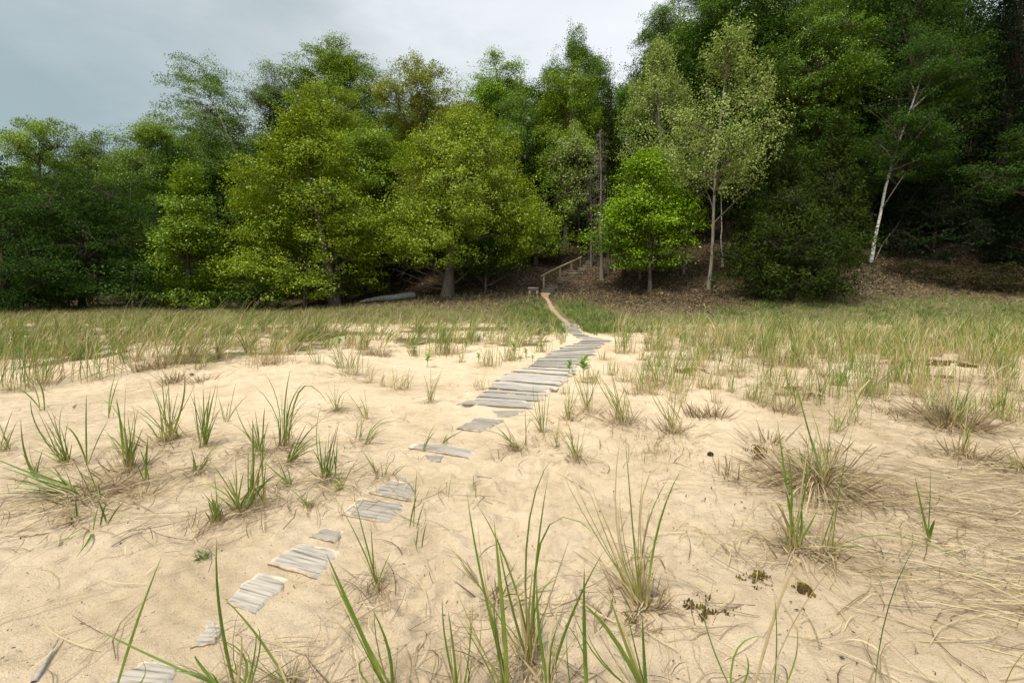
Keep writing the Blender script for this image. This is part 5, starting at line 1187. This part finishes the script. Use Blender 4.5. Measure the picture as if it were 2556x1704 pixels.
MID = [
 (610, 838, 112, 12, 'g', .75, 'tall dark green blades arching above the dune grass line'), (522, 836, 100, 10, 's', .7, 'tall straw stalks leaning out above the dune grass line'), (335, 850, 118, 16, 'g', .45, 'tall green blades sticking up above the dune grass nearer the frame edge'),
 (760, 830, 78, 12, 's', .7, 'pale wind bent stalks above the dune grass before the large layered maple'),  # column, row, height, blades, habit, lean, label
 (28, 974, 180, 34, 'g', .35, 'tall dark green clump cut by the frame edge, first of the dune grass front'), (112, 956, 140, 36, 'm', .35, 'tall straw green clump, second along the dune grass front from the frame edge'),
 (249, 947, 150, 26, 'g', .1, 'tall upright green clump with an orange foot on the dune grass front'), (321, 905, 60, 12, 'g', -.4, 'short green tuft leaning left behind the orange footed clump'),
 (440, 905, 130, 60, 'm', .5, 'big wind bent clump with a dark foot in the middle of the dune grass front'), (351, 926, 42, 40, 'd', 0, 'wide dead stubble on the mound below the wind bent clump'),
 (402, 920, 36, 30, 'd', 0, 'dead stubble leaning right against the foot of the wind bent clump'), (503, 922, 62, 12, 'm', .3, 'brown footed tuft with thin green stalks right of the wind bent clump'),
 (429, 956, 36, 36, 'd', .1, 'dark dead stubble on the sandy lip below the mound'), (500, 953, 22, 24, 'd', .2, 'low brown dead stubble beside the pine cone'),
 (673, 908, 92, 40, 's', .15, 'straw tuft spraying out of a wide dark dead foot on pale sand'), (393, 846, 48, 20, 'g', .2, 'green tuft half hidden behind the wind bent clump'),
 (545, 870, 48, 16, 'm', .2, 'small straw tuft between the wind bent clump and the dark footed spray'), (592, 864, 42, 16, 's', .1, 'small brownish tuft on the grass edge above the dark footed spray'),
 (797, 909, 52, 6, 'g', 0, 'single thin green shoot on pale sand right of the dark footed spray'), (849, 918, 76, 14, 'g', -.45, 'green tuft leaning left in the middle ground'),
 (879, 936, 84, 22, 'm', .1, 'upright tuft with straw foot just right of the left leaning one'), (923, 886, 26, 40, 'd', 0, 'grey dead stubble at the back of the pale hollow'),
 (955, 890, 24, 44, 'd', .1, 'wide dark dead mat beside the grey stubble'), (1036, 888, 34, 18, 'g', -.3, 'low green tuft lying left at the grass edge'),
 (1108, 885, 92, 60, 'm', .25, 'fullest round clump of the grass edge between the hollow and the boardwalk'), (1218, 915, 62, 22, 'm', 0, 'upright tuft with a leafy weed at its foot near the boardwalk'),
 (1274, 900, 46, 26, 'm', 0, 'dense short tuft with a bright leaf beside the boardwalk'), (1349, 879, 42, 18, 'm', .1, 'small tuft touching the left edge of the narrow boards'),
 (1152, 903, 36, 8, 's', 0, 'thin straw shoots beside the fullest round clump'), (962, 965, 52, 6, 's', .2, 'few thin stalks on pale sand above the slender lone tuft'),
 (998, 973, 62, 14, 's', .25, 'straw tuft leaning right left of the slender lone tuft'), (920, 956, 44, 8, 's', .3, 'thin straw tuft by the edge of the pale hollow'),
 (1185, 965, 30, 4, 's', 0, 'two or three fine stalks before the boards'), (1203, 972, 36, 8, 's', .2, 'fine forked stalks nearest to the jutting board'),
 (1558, 882, 58, 26, 'm', .1, 'bushy tuft just beyond the bend of the boardwalk'), (1617, 875, 38, 16, 'm', 0, 'small bushy tuft right of the one beyond the bend'), (1508, 898, 38, 6, 's', 0, 'thin stalks near the outer corner of the bend'),
 (1604, 899, 32, 16, 's', .1, 'brownish low tuft between the bushy ones and the white straw'), (1649, 893, 62, 24, 'm', .2, 'green footed clump behind the white straw'), (1664, 956, 112, 24, 'm', .15, 'tall tuft with whitish blades drooping over to the right'),
 (1632, 964, 78, 26, 'm', -.05, 'stout straw green tuft left of the whitish drooping one'), (1697, 923, 52, 8, 'g', 0, 'slim green tuft right of the whitish drooping one'), (1739, 900, 52, 24, 'm', 0, 'green brown tuft in the middle of the sparse field'),
 (1780, 900, 56, 16, 'g', .1, 'dark green tuft beside a dark knob of dead foot'), (1579, 984, 74, 8, 's', 0, 'thin pale stalks between two straw footed clumps'), (1600, 977, 84, 8, 'm', 0, 'thin tall stalks with a brown foot right of the pale ones'),
 (1563, 951, 48, 12, 's', 0, 'pale dried tuft behind the thin stalks'), (1469, 956, 50, 16, 's', .05, 'orange straw tuft close to the boards behind the tall fan'), (1525, 936, 50, 10, 'm', .1, 'slanting small green tuft behind the tall fan'),
 (1688, 1002, 84, 8, 's', .15, 'orange stalk with a long pale blade above the brown footed clump'), (1767, 969, 46, 40, 's', .1, 'wide grey straw tuft sprawling in the sparse field'), (1823, 977, 64, 10, 'm', 0, 'upright green straw tuft right of the sprawling grey one'),
 (1844, 893, 62, 18, 'm', .1, 'tuft with curved stalks on the far side of the sparse field'), (1864, 926, 42, 8, 'g', .4, 'short green tuft leaning right in the sparse field'), (1955, 985, 100, 26, 'm', .2, 'orange stemmed clump above a cone of dead straw'),
 (1950, 1028, 34, 40, 'd', 0, 'cone shaped dead straw foot below the orange stemmed clump'), (1969, 913, 62, 16, 'g', .1, 'green clump behind the orange stemmed one'), (1994, 915, 36, 30, 'y', .1, 'grey dead clump beside the green one'),
 (2032, 884, 62, 22, 's', .1, 'straw clump at the grass edge with an orange foot'), (2056, 894, 50, 14, 'm', 0, 'narrow green orange clump right next to the straw one'), (2105, 873, 36, 12, 'g', 0, 'small green clump at the far grass edge'),
 (2169, 876, 66, 26, 's', .2, 'pale arching clump at the far grass edge'), (2280, 881, 56, 26, 'm', .1, 'olive clump behind the mossy streak'), (2455, 904, 82, 30, 'm', .2, 'tall olive clump by the frame edge behind the mossy streak'), (2517, 884, 82, 26, 'm', .1, 'tall grey green clump touching the frame edge at the far grass'),
 (2102, 964, 82, 16, 'g', .1, 'green tuft of crossing blades in the littered field'), (2040, 1010, 100, 7, 'g', .05, 'three tall green blades with an orange sheath behind the largest dead clump'), (2053, 938, 26, 20, 'd', 0, 'small dead stubble behind the three tall blades'),
 (2151, 982, 84, 12, 'g', .2, 'green tuft leaning right beside the orange leaf'), (2182, 984, 92, 16, 'm', .2, 'green orange clump with a broad blade in the littered field'), (2203, 979, 52, 20, 's', 0, 'straw clump behind the broad bladed one'),
 (2221, 951, 46, 30, 'y', 0, 'grey dead clump behind the straw one in the littered field'), (2210, 1000, 52, 8, 'm', .2, 'short slanting tuft above two dead stubs'), (2206, 1029, 22, 18, 'd', 0, 'left one of the two dead stubs on the littered sand'), (2246, 1034, 20, 22, 'd', .1, 'right one of the two dead stubs on the littered sand'),
 (2319, 966, 72, 14, 'm', 0, 'thin upright clump left of the huge edge clump'), (2514, 940, 62, 12, 'g', .1, 'green shoot near the frame edge behind the huge clump'), (2525, 976, 34, 18, 'd', 0, 'dark stubble at the frame edge behind the huge clump'), (2500, 1050, 90, 24, 'm', .1, 'dark mixed clump touching the frame edge beside the huge clump'),
 (2089, 1075, 64, 9, 'g', .35, 'small bright green tuft leaning right beyond the largest dead clump'), (1740, 1040, 40, 26, 'd', -.6, 'dead stubble combed sideways, left half of the pair on bare sand'), (1782, 1040, 42, 34, 'd', 0, 'upright dead stubble, right half of the pair on bare sand'),
 (1827, 1187, 60, 10, 'd', 0, 'pointed brown dead stub left of the largest dead clump'), (1915, 1104, 44, 26, 'd', 0, 'dead stub with moss at its foot behind the largest dead clump'), (2057, 1124, 46, 10, 'd', 0, 'thin dead stub between tall green blades'), (2147, 1128, 16, 14, 'd', 0, 'tiny rusty stub on bare sand'),
 (1868, 1000, 26, 20, 'y', 0, 'low pale dry tuft lying on bare sand'), (1244, 1490, 60, 14, 'd', 0, 'narrow brown dead stub among the near blades'), (1410, 985, 30, 5, 'g', 0, 'few fine blades poking up beside a board'),
 (355, 1236, 22, 12, 'd', 0, 'small brown dead crown on open sand left of the orange footed tuft'), (190, 1300, 18, 18, 'd', 0, 'flat dead crown beside the single short blade'), (290, 1190, 50, 14, 'd', .05, 'slanting dead stalks left of the thick straw stem bundle')]
for (px_, py_, h_, n_, s_, l_, lab) in MID:
    tuft(lab, px_, py_, h_, n_, s_, l_, name='dead_grass_stub' if s_ == 'd' else 'grass_tuft', cat='dead grass' if s_ == 'd' else CATG)

# small ones that nothing tells apart: the nearest as things, the rest, too many to count, as cover
r9 = np.random.default_rng(9)
def littles(n, keep, ok, xr, yr, label, group, cover_label, hr, styles, lean):
    P = []
    while len(P) < n:
        x, y = r9.uniform(*xr), r9.uniform(*yr)
        dw = dist_poly(np.array([x]), np.array([y]), WALK)[0]
        if abs(x) < y * 1.6 and ok(x, y) and dw > .72 and r9.uniform() < .4 + .6 * sstep(1.2, 3.2, dw): P.append((y + (30 if abs(x) > y * 1.12 else 0), y, x))
    P.sort(); cover = Acc()
    for q, (_, y, x) in enumerate(P):
        g = float(H(x, y)); t_ = y * CP - (g - CAM_H) * SP
        px_ = 1278 + FPX * x / t_; py_ = 852 - FPX * ((y * SP) + (g - CAM_H) * CP) / t_
        tuft(label, px_, py_, r9.uniform(*hr) / (t_ / FPX), int(r9.integers(6, 17)), r9.choice(styles), r9.normal(lean, .15), 10, group=group, into=None if q < keep else cover)
    tag(link('sparse_grass', cover.mesh('sparse_grass'), M_GRASS), cover_label, None, None, 'stuff')
littles(520, 84, lambda x, y: x > .5 + .07 * y and r9.uniform() < .50 + .50 * sstep(6, 9.5, y), (1.6, 16), (4.2, 12.8), 'little sparse grass tuft scattered over the sandy field right of the boardwalk',
        'little sparse tufts scattered over the sandy field right of the boardwalk', 'thin far grass thickening from the sandy field into the right dune grass belt', (.25, .74), ['m', 's', 'm', 'g', 's'], .1)
littles(150, 26, lambda x, y: y > 7.2 + 2.6 * sstep(-5.4, -2.5, x), (-15, .6), (6.2, 11.6), 'little sparse grass tuft at the foot of the dune grass left of the boardwalk',
        'little sparse tufts scattered along the foot of the dune grass left of the boardwalk', 'thin grass thickening into the foot of the left dune grass', (.22, .6), ['m', 's', 'g', 'm'], .25)

# leafy weeds
def m_weed():
    m, nt, out = newmat('weed_leaf'); n = noise(nt, 40, 2, pos(nt))
    leaf_shader(nt, out, ramp(nt, n, [(.3, (.13, .25, .03)), (.7, (.23, .37, .06))]), .35, .06); return m
M_WEED = m_weed()
def weed(label, px, py, h_px, n=8):
    p = gp(px, py); h = h_px * px_m(p); acc = Acc(); r = np.random.default_rng(int(px))
    tubes(acc, np.array([[[0, 0, -.02], [.01, 0, h * .5], [.012, 0, h * .85]]]), np.array([[.006, .005, .003]]), 5)
    stem_ = acc; V = []; F = []
    for i in range(n):
        th = i * 2.4 + r.normal(0, .3); z = h * (.45 + .5 * i / n); L = h * r.uniform(.35, .5); w = L * .27
        d = np.array([math.cos(th), math.sin(th), 0]); s = np.array([-d[1], d[0], 0]); up = 1.0 + .6 * i / n
        k = 6
        for j in range(k):
            t = j / (k - 1); c = np.array([.01, 0, z]) + d * L * t * .8 + np.array([0, 0, L * (.75 * up * t - .45 * t * t)])
            ww = w * math.sin(math.pi * min(1, t * .93 + .05)) ** .8
            V += [c - s * ww + np.array([0, 0, ww * .4]), c, c + s * ww + np.array([0, 0, ww * .4])]
        b_ = len(V) - 3 * k
        for j in range(k - 1):
            for q in range(2): F.append([b_ + 3 * j + q, b_ + 3 * j + q + 1, b_ + 3 * j + q + 4, b_ + 3 * j + q + 3])
    root = empty('leafy_weed', p); tag(root, label, 'weed', 'bright leafy weeds in the sand')
    link('stem', stem_.mesh('stem'), M_WEED, root); link('leaves', mesh_np('leaves', np.array(V), np.array(F), smooth=True), M_WEED, root)
weed('bright leafy weed standing alone on pale sand left of the boardwalk', 1066, 917, 32, 9)
weed('leafy weed rising out of the dense short tuft beside the boardwalk', 1281, 895, 36, 9)
weed('small leafy weed between the dense short tuft and the boards', 1311, 893, 22)
weed('tiny leafy weed touching the edge of the boards', 1328, 904, 16)
weed('tiny leafy weed left of the one at the board edge', 1297, 903, 14)
weed('leafy weed at the foot of the upright tuft near the boardwalk', 1193, 906, 24)
weed('leafy weed at the grass edge right of the fullest round clump', 1162, 878, 24)
weed('largest leafy weed, inside the tall fan of blades beside the boards', 1455, 948, 52, 11)
weed('round topped leafy weed left of the largest one, against the boards', 1419, 936, 34, 9)
weed('leafy weed in the dune grass above the left leaning tuft', 846, 872, 30, 9)
def seedling(label, px, py, w_px):
    p = gp(px, py); w = w_px * px_m(p); n = 60; r = np.random.default_rng(3)
    th = r.uniform(0, 6.28, n); L = w * r.uniform(.25, .6, n); d = np.stack([np.cos(th), np.sin(th), r.uniform(.2, 1, n)], -1)
    a = np.stack([r.normal(0, w * .12, n), r.normal(0, w * .12, n), np.zeros(n)], -1); e = a + d * L[:, None]
    acc = blades(a, (a + e) / 2 + np.array([0, 0, .01]), e, np.full(n, .004), np.full(n, .8), np.full(n, .9), 3, 0)
    o = link('seedling', acc.mesh('seedling'), M_GRASS, None, p); tag(o, label, 'seedling')
seedling('fuzzy little green seedling alone on the sand left of the bleached planks', 506, 1395, 46)

# moss cushions
def m_moss():
    m, nt, out = newmat('moss'); n = noise(nt, 26, 5, pos(nt), .75)
    col = ramp(nt, n, [(.32, (.045, .030, .016)), (.46, (.11, .072, .03)), (.58, (.19, .145, .03)), (.75, (.30, .25, .06))])
    princ(nt, out, col, .95, bump(nt, noise(nt, 90, 3, pos(nt), .8), 1.0, .01), .05); return m
M_MOSS = m_moss()
def moss(label, px, py, w_px, d_px, hgt=.02):
    p = gp(px, py); q = gp(px, py - d_px / 2); rx = w_px * px_m(p) / 2; ry = abs(q[1] - p[1]); r = np.random.default_rng(int(px + py))
    n = int(np.clip(rx * max(ry, .12) * 60000 + 200, 250, 3000)); rho = np.sqrt(r.uniform(0, 1, n)) * 1.15; th = r.uniform(0, 6.28, n)
    x = np.cos(th) * rho * rx; y = np.sin(th) * rho * ry; sc = 2.6 / max(rx, .05)
    dn = fbm((x + p[0]) * sc, (y + p[1]) * sc * rx / max(ry, .02) * .6, 3); keep = r.uniform(0, 1, len(x)) < np.clip(.85 + 2.0 * dn - 1.2 * rho ** 1.3, 0.02, 1); x, y = x[keep], y[keep]; n = len(x)
    acc = Acc(); s = r.uniform(.0022, .0060, n) * (1 + 1.4 * sstep(.15, .6, rx))
    z = H(x + p[0], y + p[1]) - p[2] + hgt * np.clip(1 - (x / rx) ** 2 - (y / ry) ** 2, 0, 1) * .8
    a = np.stack([x, y, z], -1)
    pts = np.stack([a + np.array([0, 0, -.02]), a + np.stack([0 * s, 0 * s, s * .2], -1), a + np.stack([r.normal(0, .5, n) * s, r.normal(0, .5, n) * s, s * 1.8], -1)], 1)
    tubes(acc, pts, np.stack([s * 1.1, s, s * .3], -1), 4)
    o = link('moss_patch', acc.mesh('moss_patch', True), M_MOSS, None, p); tag(o, label, 'moss', 'moss patches on the sand')
moss('broad dark moss patch with yellow green specks beside the rusty sheathed tuft', 1755, 1520, 190, 80)
moss('round yellow topped moss cushion right of the broad dark patch', 2008, 1478, 46, 40, .035)
moss('thin crumbly dark moss between the broad patch and the round cushion', 1905, 1450, 110, 50, .008)
moss('small dark moss spots under the rusty sheathed tuft', 1580, 1530, 70, 50, .01)
moss('moss tuft at the foot of the dead stub behind the largest dead clump', 1895, 1125, 60, 30, .03)
moss('small bright moss cushion in front of that stubbed moss', 1892, 1146, 28, 18, .03)
moss('long rusty yellow moss streak near the frame edge in front of the far grass', 2300, 905, 180, 12, .03)
moss('yellow moss cushion at the outer end of the long streak', 2415, 914, 44, 10, .04)
moss('mustard moss streak between littered tufts', 2355, 942, 60, 10, .03)
moss('orange brown moss cushion under the green tuft of crossing blades', 2030, 988, 44, 12, .03)
moss('flat moss beside the orange stemmed clump', 1985, 970, 60, 12, .02)
moss('dull flat moss in the sparse field before the dark knob', 1720, 925, 90, 12, .02)
moss('small dark moss crumbs below the crossing near blades', 1500, 1650, 60, 40, .008)

# ------------------------------------------------------------------ what nobody could count
def scatter(fn, xr, yr, n, seed):
    r = np.random.default_rng(seed); x = r.uniform(*xr, n); y = r.uniform(*yr, n)
    ok = (np.abs(x) < y * 1.55 + 2.5); x, y = x[ok], y[ok]
    k = r.uniform(0, 1, len(x)) < fn(x, y)
    return x[k], y[k]

def field(name, label, x, y, hmin, hmax, hue, hsd, hb, wind, width, seg=4, clump=.25, deadmix=.3, tight=.65, dmu=.28):
    n = len(x)
    # blades gather into tufts
    gx = np.round(x / clump) * clump + (vnoise(np.round(x / clump) * 3.1, np.round(y / clump) * 3.1, 5) - .5) * clump
    gy = np.round(y / clump) * clump + (vnoise(np.round(x / clump) * 2.3, np.round(y / clump) * 2.9, 6) - .5) * clump
    bx = x * (1 - tight) + gx * tight; by = y * (1 - tight) + gy * tight
    ch = .55 + .8 * vnoise(gx * 1.7, gy * 1.7, 8)
    hh = rng.uniform(hmin, hmax, n) * ch * (1 - .45 * sstep(12.5, 15.5, y) * (hmax > .5))
    z = H(bx, by)
    a = np.stack([bx, by, z - .02], -1)
    ln = wind * hh * rng.uniform(.4, 1.5, n)
    ox = (x - gx) * .8 + rng.normal(0, .13, n) * hh; oy = (y - gy) * .8 + rng.normal(0, .13, n) * hh
    dx = ln + ox; dy = oy + .05 * hh
    up = np.sqrt(np.clip(hh ** 2 - .6 * (dx ** 2 + dy ** 2), (.3 * hh) ** 2, None))
    e = a + np.stack([dx, dy, up], -1)
    c = a + np.stack([dx * .22, dy * .25, up * .62], -1)
    hu = hz_(n, hue, hsd) + .30 * (vnoise(gx * 2.6, gy * 2.6, 13) - .5)
    dead = rng.uniform(0, 1, n) < deadmix; hu[dead] = hz_(dead.sum(), dmu, .07)
    h0 = np.minimum(hu, hz_(n, hb, .06))
    acc = blades(a, c, e, width * rng.uniform(.6, 1.3, n), h0, np.clip(hu, 0, 1), seg, 0)
    o = link(name, acc.mesh(name), M_GRASS); tag(o, label, None, None, 'stuff'); return o

x, y = scatter(lambda x, y: belt(x, y) * (x < 2.2), (-22, 2.3), (7.4, 18), 42000, 1)
field('dune_grass', 'dense wind bent straw and green dune grass left of the boardwalk', x, y, .28, .66, .66, .15, .13, .48, .0115, clump=.56, deadmix=.34, tight=.87)
x, y = scatter(lambda x, y: belt(x, y) * (x >= 2.2), (2.2, 24), (8.6, 17), 38000, 2)
field('dune_grass', 'pale dune grass belt right of the boardwalk below the wooded bank', x, y, .20, .50, .64, .14, .13, .34, .0115, clump=.56, deadmix=.34, tight=.87)
x, y = scatter(lambda x, y: lawn(x, y), (-2, 9), (11.5, 23), 120000, 3)
field('lawn_grass', 'short fresh green grass on both sides of the sand path', x, y, .10, .26, .84, .09, .66, .12, .010, 3, .26, .10)
x, y = scatter(lambda x, y: sstep(14.0, 15.6, y) * (1 - .74 * sstep(.05, .9, wood(x, y))) * (1 - lawn(x, y) * .8) * .8 * (dist_poly(x, y, PATH) > .34) * (1 - .7 * sstep(3, 8, x)), (-26, 26), (13.5, 24), 150000, 4)
field('dry_grass', 'thin brownish short grass on the shaded slope before the wood', x, y, .10, .30, .62, .18, .25, .22, .010, 3, .4, .38, dmu=.12)
x, y = scatter(lambda x, y: sstep(3, 8, x) * sstep(12.6, 14, y) * (1 - sstep(15.8, 18.6, y - 3.8 * sstep(6, 11, x) + .8 * fbm(x / 2, y / 2, 44))) * (.35 + .65 * sstep(-.3, .3, fbm(x / 1.2, y / .9, 45))), (3, 26), (12.4, 24), 120000, 5)
field('shade_grass', 'low dull green grass along the shaded foot of the cedar bank', x, y, .08, .24, .86, .12, .6, .18, .010, 3, .36, .16)  # deeper green hue paints in the shade lying on this slope

# dead straw lying about
def straw(name, label, x, y, lmin, lmax, wid, hmu, seed, dirx=None, flat=.03):
    r = np.random.default_rng(seed); n = len(x); ln = r.uniform(lmin, lmax, n); th = r.uniform(0, np.pi, n) if dirx is None else r.normal(dirx, .45, n)
    d = np.stack([np.cos(th), np.sin(th)], -1) * ln[:, None] / 2; bend = r.normal(0, .18, (n, 1)) * np.stack([-np.sin(th), np.cos(th)], -1) * ln[:, None]
    P = np.stack([x, y], -1); A = P - d; E = P + d; C = P + bend * 1.6
    g = lambda q, h: np.concatenate([q, (H(q[:, 0], q[:, 1]) + h)[:, None]], 1)
    a = g(A, .006 + r.uniform(0, flat * .4, n)); e = g(E, .006 + r.uniform(0, flat * .4, n)); c = g(C, .012 + r.uniform(0, flat, n))
    hu = np.clip(hmu + r.uniform(-.17, .15, n), 0, .34)
    side = np.concatenate([np.stack([-np.sin(th), np.cos(th)], -1), r.normal(0, .5, (n, 1))], 1)
    acc = blades(a, c, e, wid * r.uniform(.5, 1.2, n), hu, hu, 4, 0, None, side)
    o = link(name, acc.mesh(name), M_GRASS); tag(o, label, None, None, 'stuff')

def dl(x, y):
    m = .10 * sstep(-.1, .5, fbm(x / .7, y / .7, 91)) + .55 * np.exp(-((x - 1.55) ** 2 / .5 + (y - 2.9) ** 2 / .7)) + .8 * np.exp(-((x - 2.4) ** 2 / .9 + (y - 2.4) ** 2 / .5)) + .5 * np.exp(-((x - .9) ** 2 / .35 + (y - 1.9) ** 2 / .3))
    m = m + .55 * np.exp(-((x + 2.2) ** 2 / .8 + (y - 3.4) ** 2 / .5)) + .6 * np.exp(-((x + 3.1) ** 2 / .35 + (y - 2.6) ** 2 / .25)) + .45 * np.exp(-((x + 1.9) ** 2 / .12 + (y - 1.6) ** 2 / .2))
    m = m + .35 * sstep(1.6, 3.2, x - .1 * y) * sstep(1.8, 3, y)
    return np.clip(m, 0, .9) * sstep(.35, .8, dist_poly(x, y, WALK))
x, y = scatter(dl, (-6, 7), (1.2, 7), 13000, 21)
straw('dead_straw', 'loose dead grass straw strewn over the near sand', x, y, .08, .42, .0046, .19, 31)
x, y = scatter(lambda x, y: .75 * sstep(.0, .45, fbm(x / .9, y / .5, 95)) * sstep(2, 3.6, x) + .6 * sstep(-.05, .4, fbm(x / .9, y / .6, 96)) * sstep(1.5, 3.5, -x) * sstep(6, 8, y), (-11, 12), (5, 12.5), 26000, 22)
straw('dead_straw', 'grey dead straw matted between the tufts of the middle field', x, y, .10, .45, .0075, .12, 32, None, .05)
x, y = scatter(lambda x, y: np.exp(-((x - 3.0) ** 2 / .5 + (y - 2.6) ** 2 / .35)) * .95 + np.exp(-((x - 2.3) ** 2 / .3 + (y - 1.75) ** 2 / .12)), (1.2, 4.4), (1.2, 4), 4200, 23)
straw('dead_straw', 'mat of long combed dead straw at the right hand lower frame edge', x, y, .25, .6, .0048, .17, 33, -.35, .05)
x, y = scatter(lambda x, y: np.exp(-((x + 2.75) ** 2 / .25 + (y - 2.75) ** 2 / .12)), (-4, -1.6), (2, 3.6), 900, 24)
straw('dead_straw', 'combed dead straw below the flattened green clump', x, y, .2, .5, .0036, .17, 34, .55, .04)

q = np.array(TB); q = q[(q[:, 1] < 6.5)]; rr = np.random.default_rng(77)
k = np.repeat(np.arange(len(q)), (q[:, 2] * 3.0).astype(int)); th = rr.uniform(0, 6.28, len(k)); rho = np.abs(rr.normal(0, .26, len(k)))
straw('dead_straw', 'dead leaf straw lying round the feet of the grass tufts', q[k, 0] + np.cos(th) * rho, q[k, 1] + np.sin(th) * rho * .8, .06, .36, .0052, .13, 35, None, .05)

def chips(name, label, x, y, s0, s1, mat, seed, upz=.4):
    r = np.random.default_rng(seed); n = len(x); p = np.stack([x, y, H(x, y) + .004 + r.uniform(0, .008, n)], -1)
    nrm = unit(r.normal(0, upz, (n, 3)) + np.array([0, 0, 1.0])); a = unit(np.cross(nrm, r.normal(0, 1, (n, 3)))); b = np.cross(nrm, a); s = r.uniform(s0, s1, (n, 1))
    V = np.stack([p - a * s, p + b * s * .4, p + a * s, p - b * s * .4], 1).reshape(-1, 3)
    o = link(name, mesh_np(name, V, np.arange(n * 4).reshape(-1, 4), fattrs={'tint': r.uniform(0, 1, n)}), mat); tag(o, label, None, None, 'stuff')
m_chip, nt, out = newmat('bark_chips'); princ(nt, out, ramp(nt, attr(nt, 'tint'), [(0, (.035, .026, .018)), (.6, (.11, .08, .05)), (1, (.26, .18, .10))]), .9)
x, y = scatter(lambda x, y: np.clip(.15 + dl(x, y) * 1.3, 0, 1), (-5, 6), (1.1, 6.5), 9000, 25)
chips('bark_debris', 'dark crumbs of bark and seed husks on the sand', x, y, .003, .012, m_chip, 41)
m_fl, nt, out = newmat('fallen_leaf'); princ(nt, out, ramp(nt, attr(nt, 'tint'), [(0, (.045, .030, .018)), (.5, (.13, .088, .050)), (.85, (.23, .165, .095)), (1, (.38, .30, .19))]), .9)
x, y = scatter(lambda x, y: sstep(.1, .7, wood(x, y)) * (dist_poly(x, y, PATH) > .4), (-28, 28), (17, 33), 75000, 26)
chips('fallen_leaves', 'brown fallen leaves covering the floor of the wood', x, y, .03, .075, m_fl, 42, .55)
labs = {}
for o in SC.objects:
    if o.parent is None and 'label' in o and 'category' in o: labs.setdefault(o['label'].lower(), []).append(o)
for l, v in labs.items():
    nw = len(l.split())
    if (len(v) > 1 and not v[0].get('group')) or nw > 16: print('LABEL', len(v), nw, l)
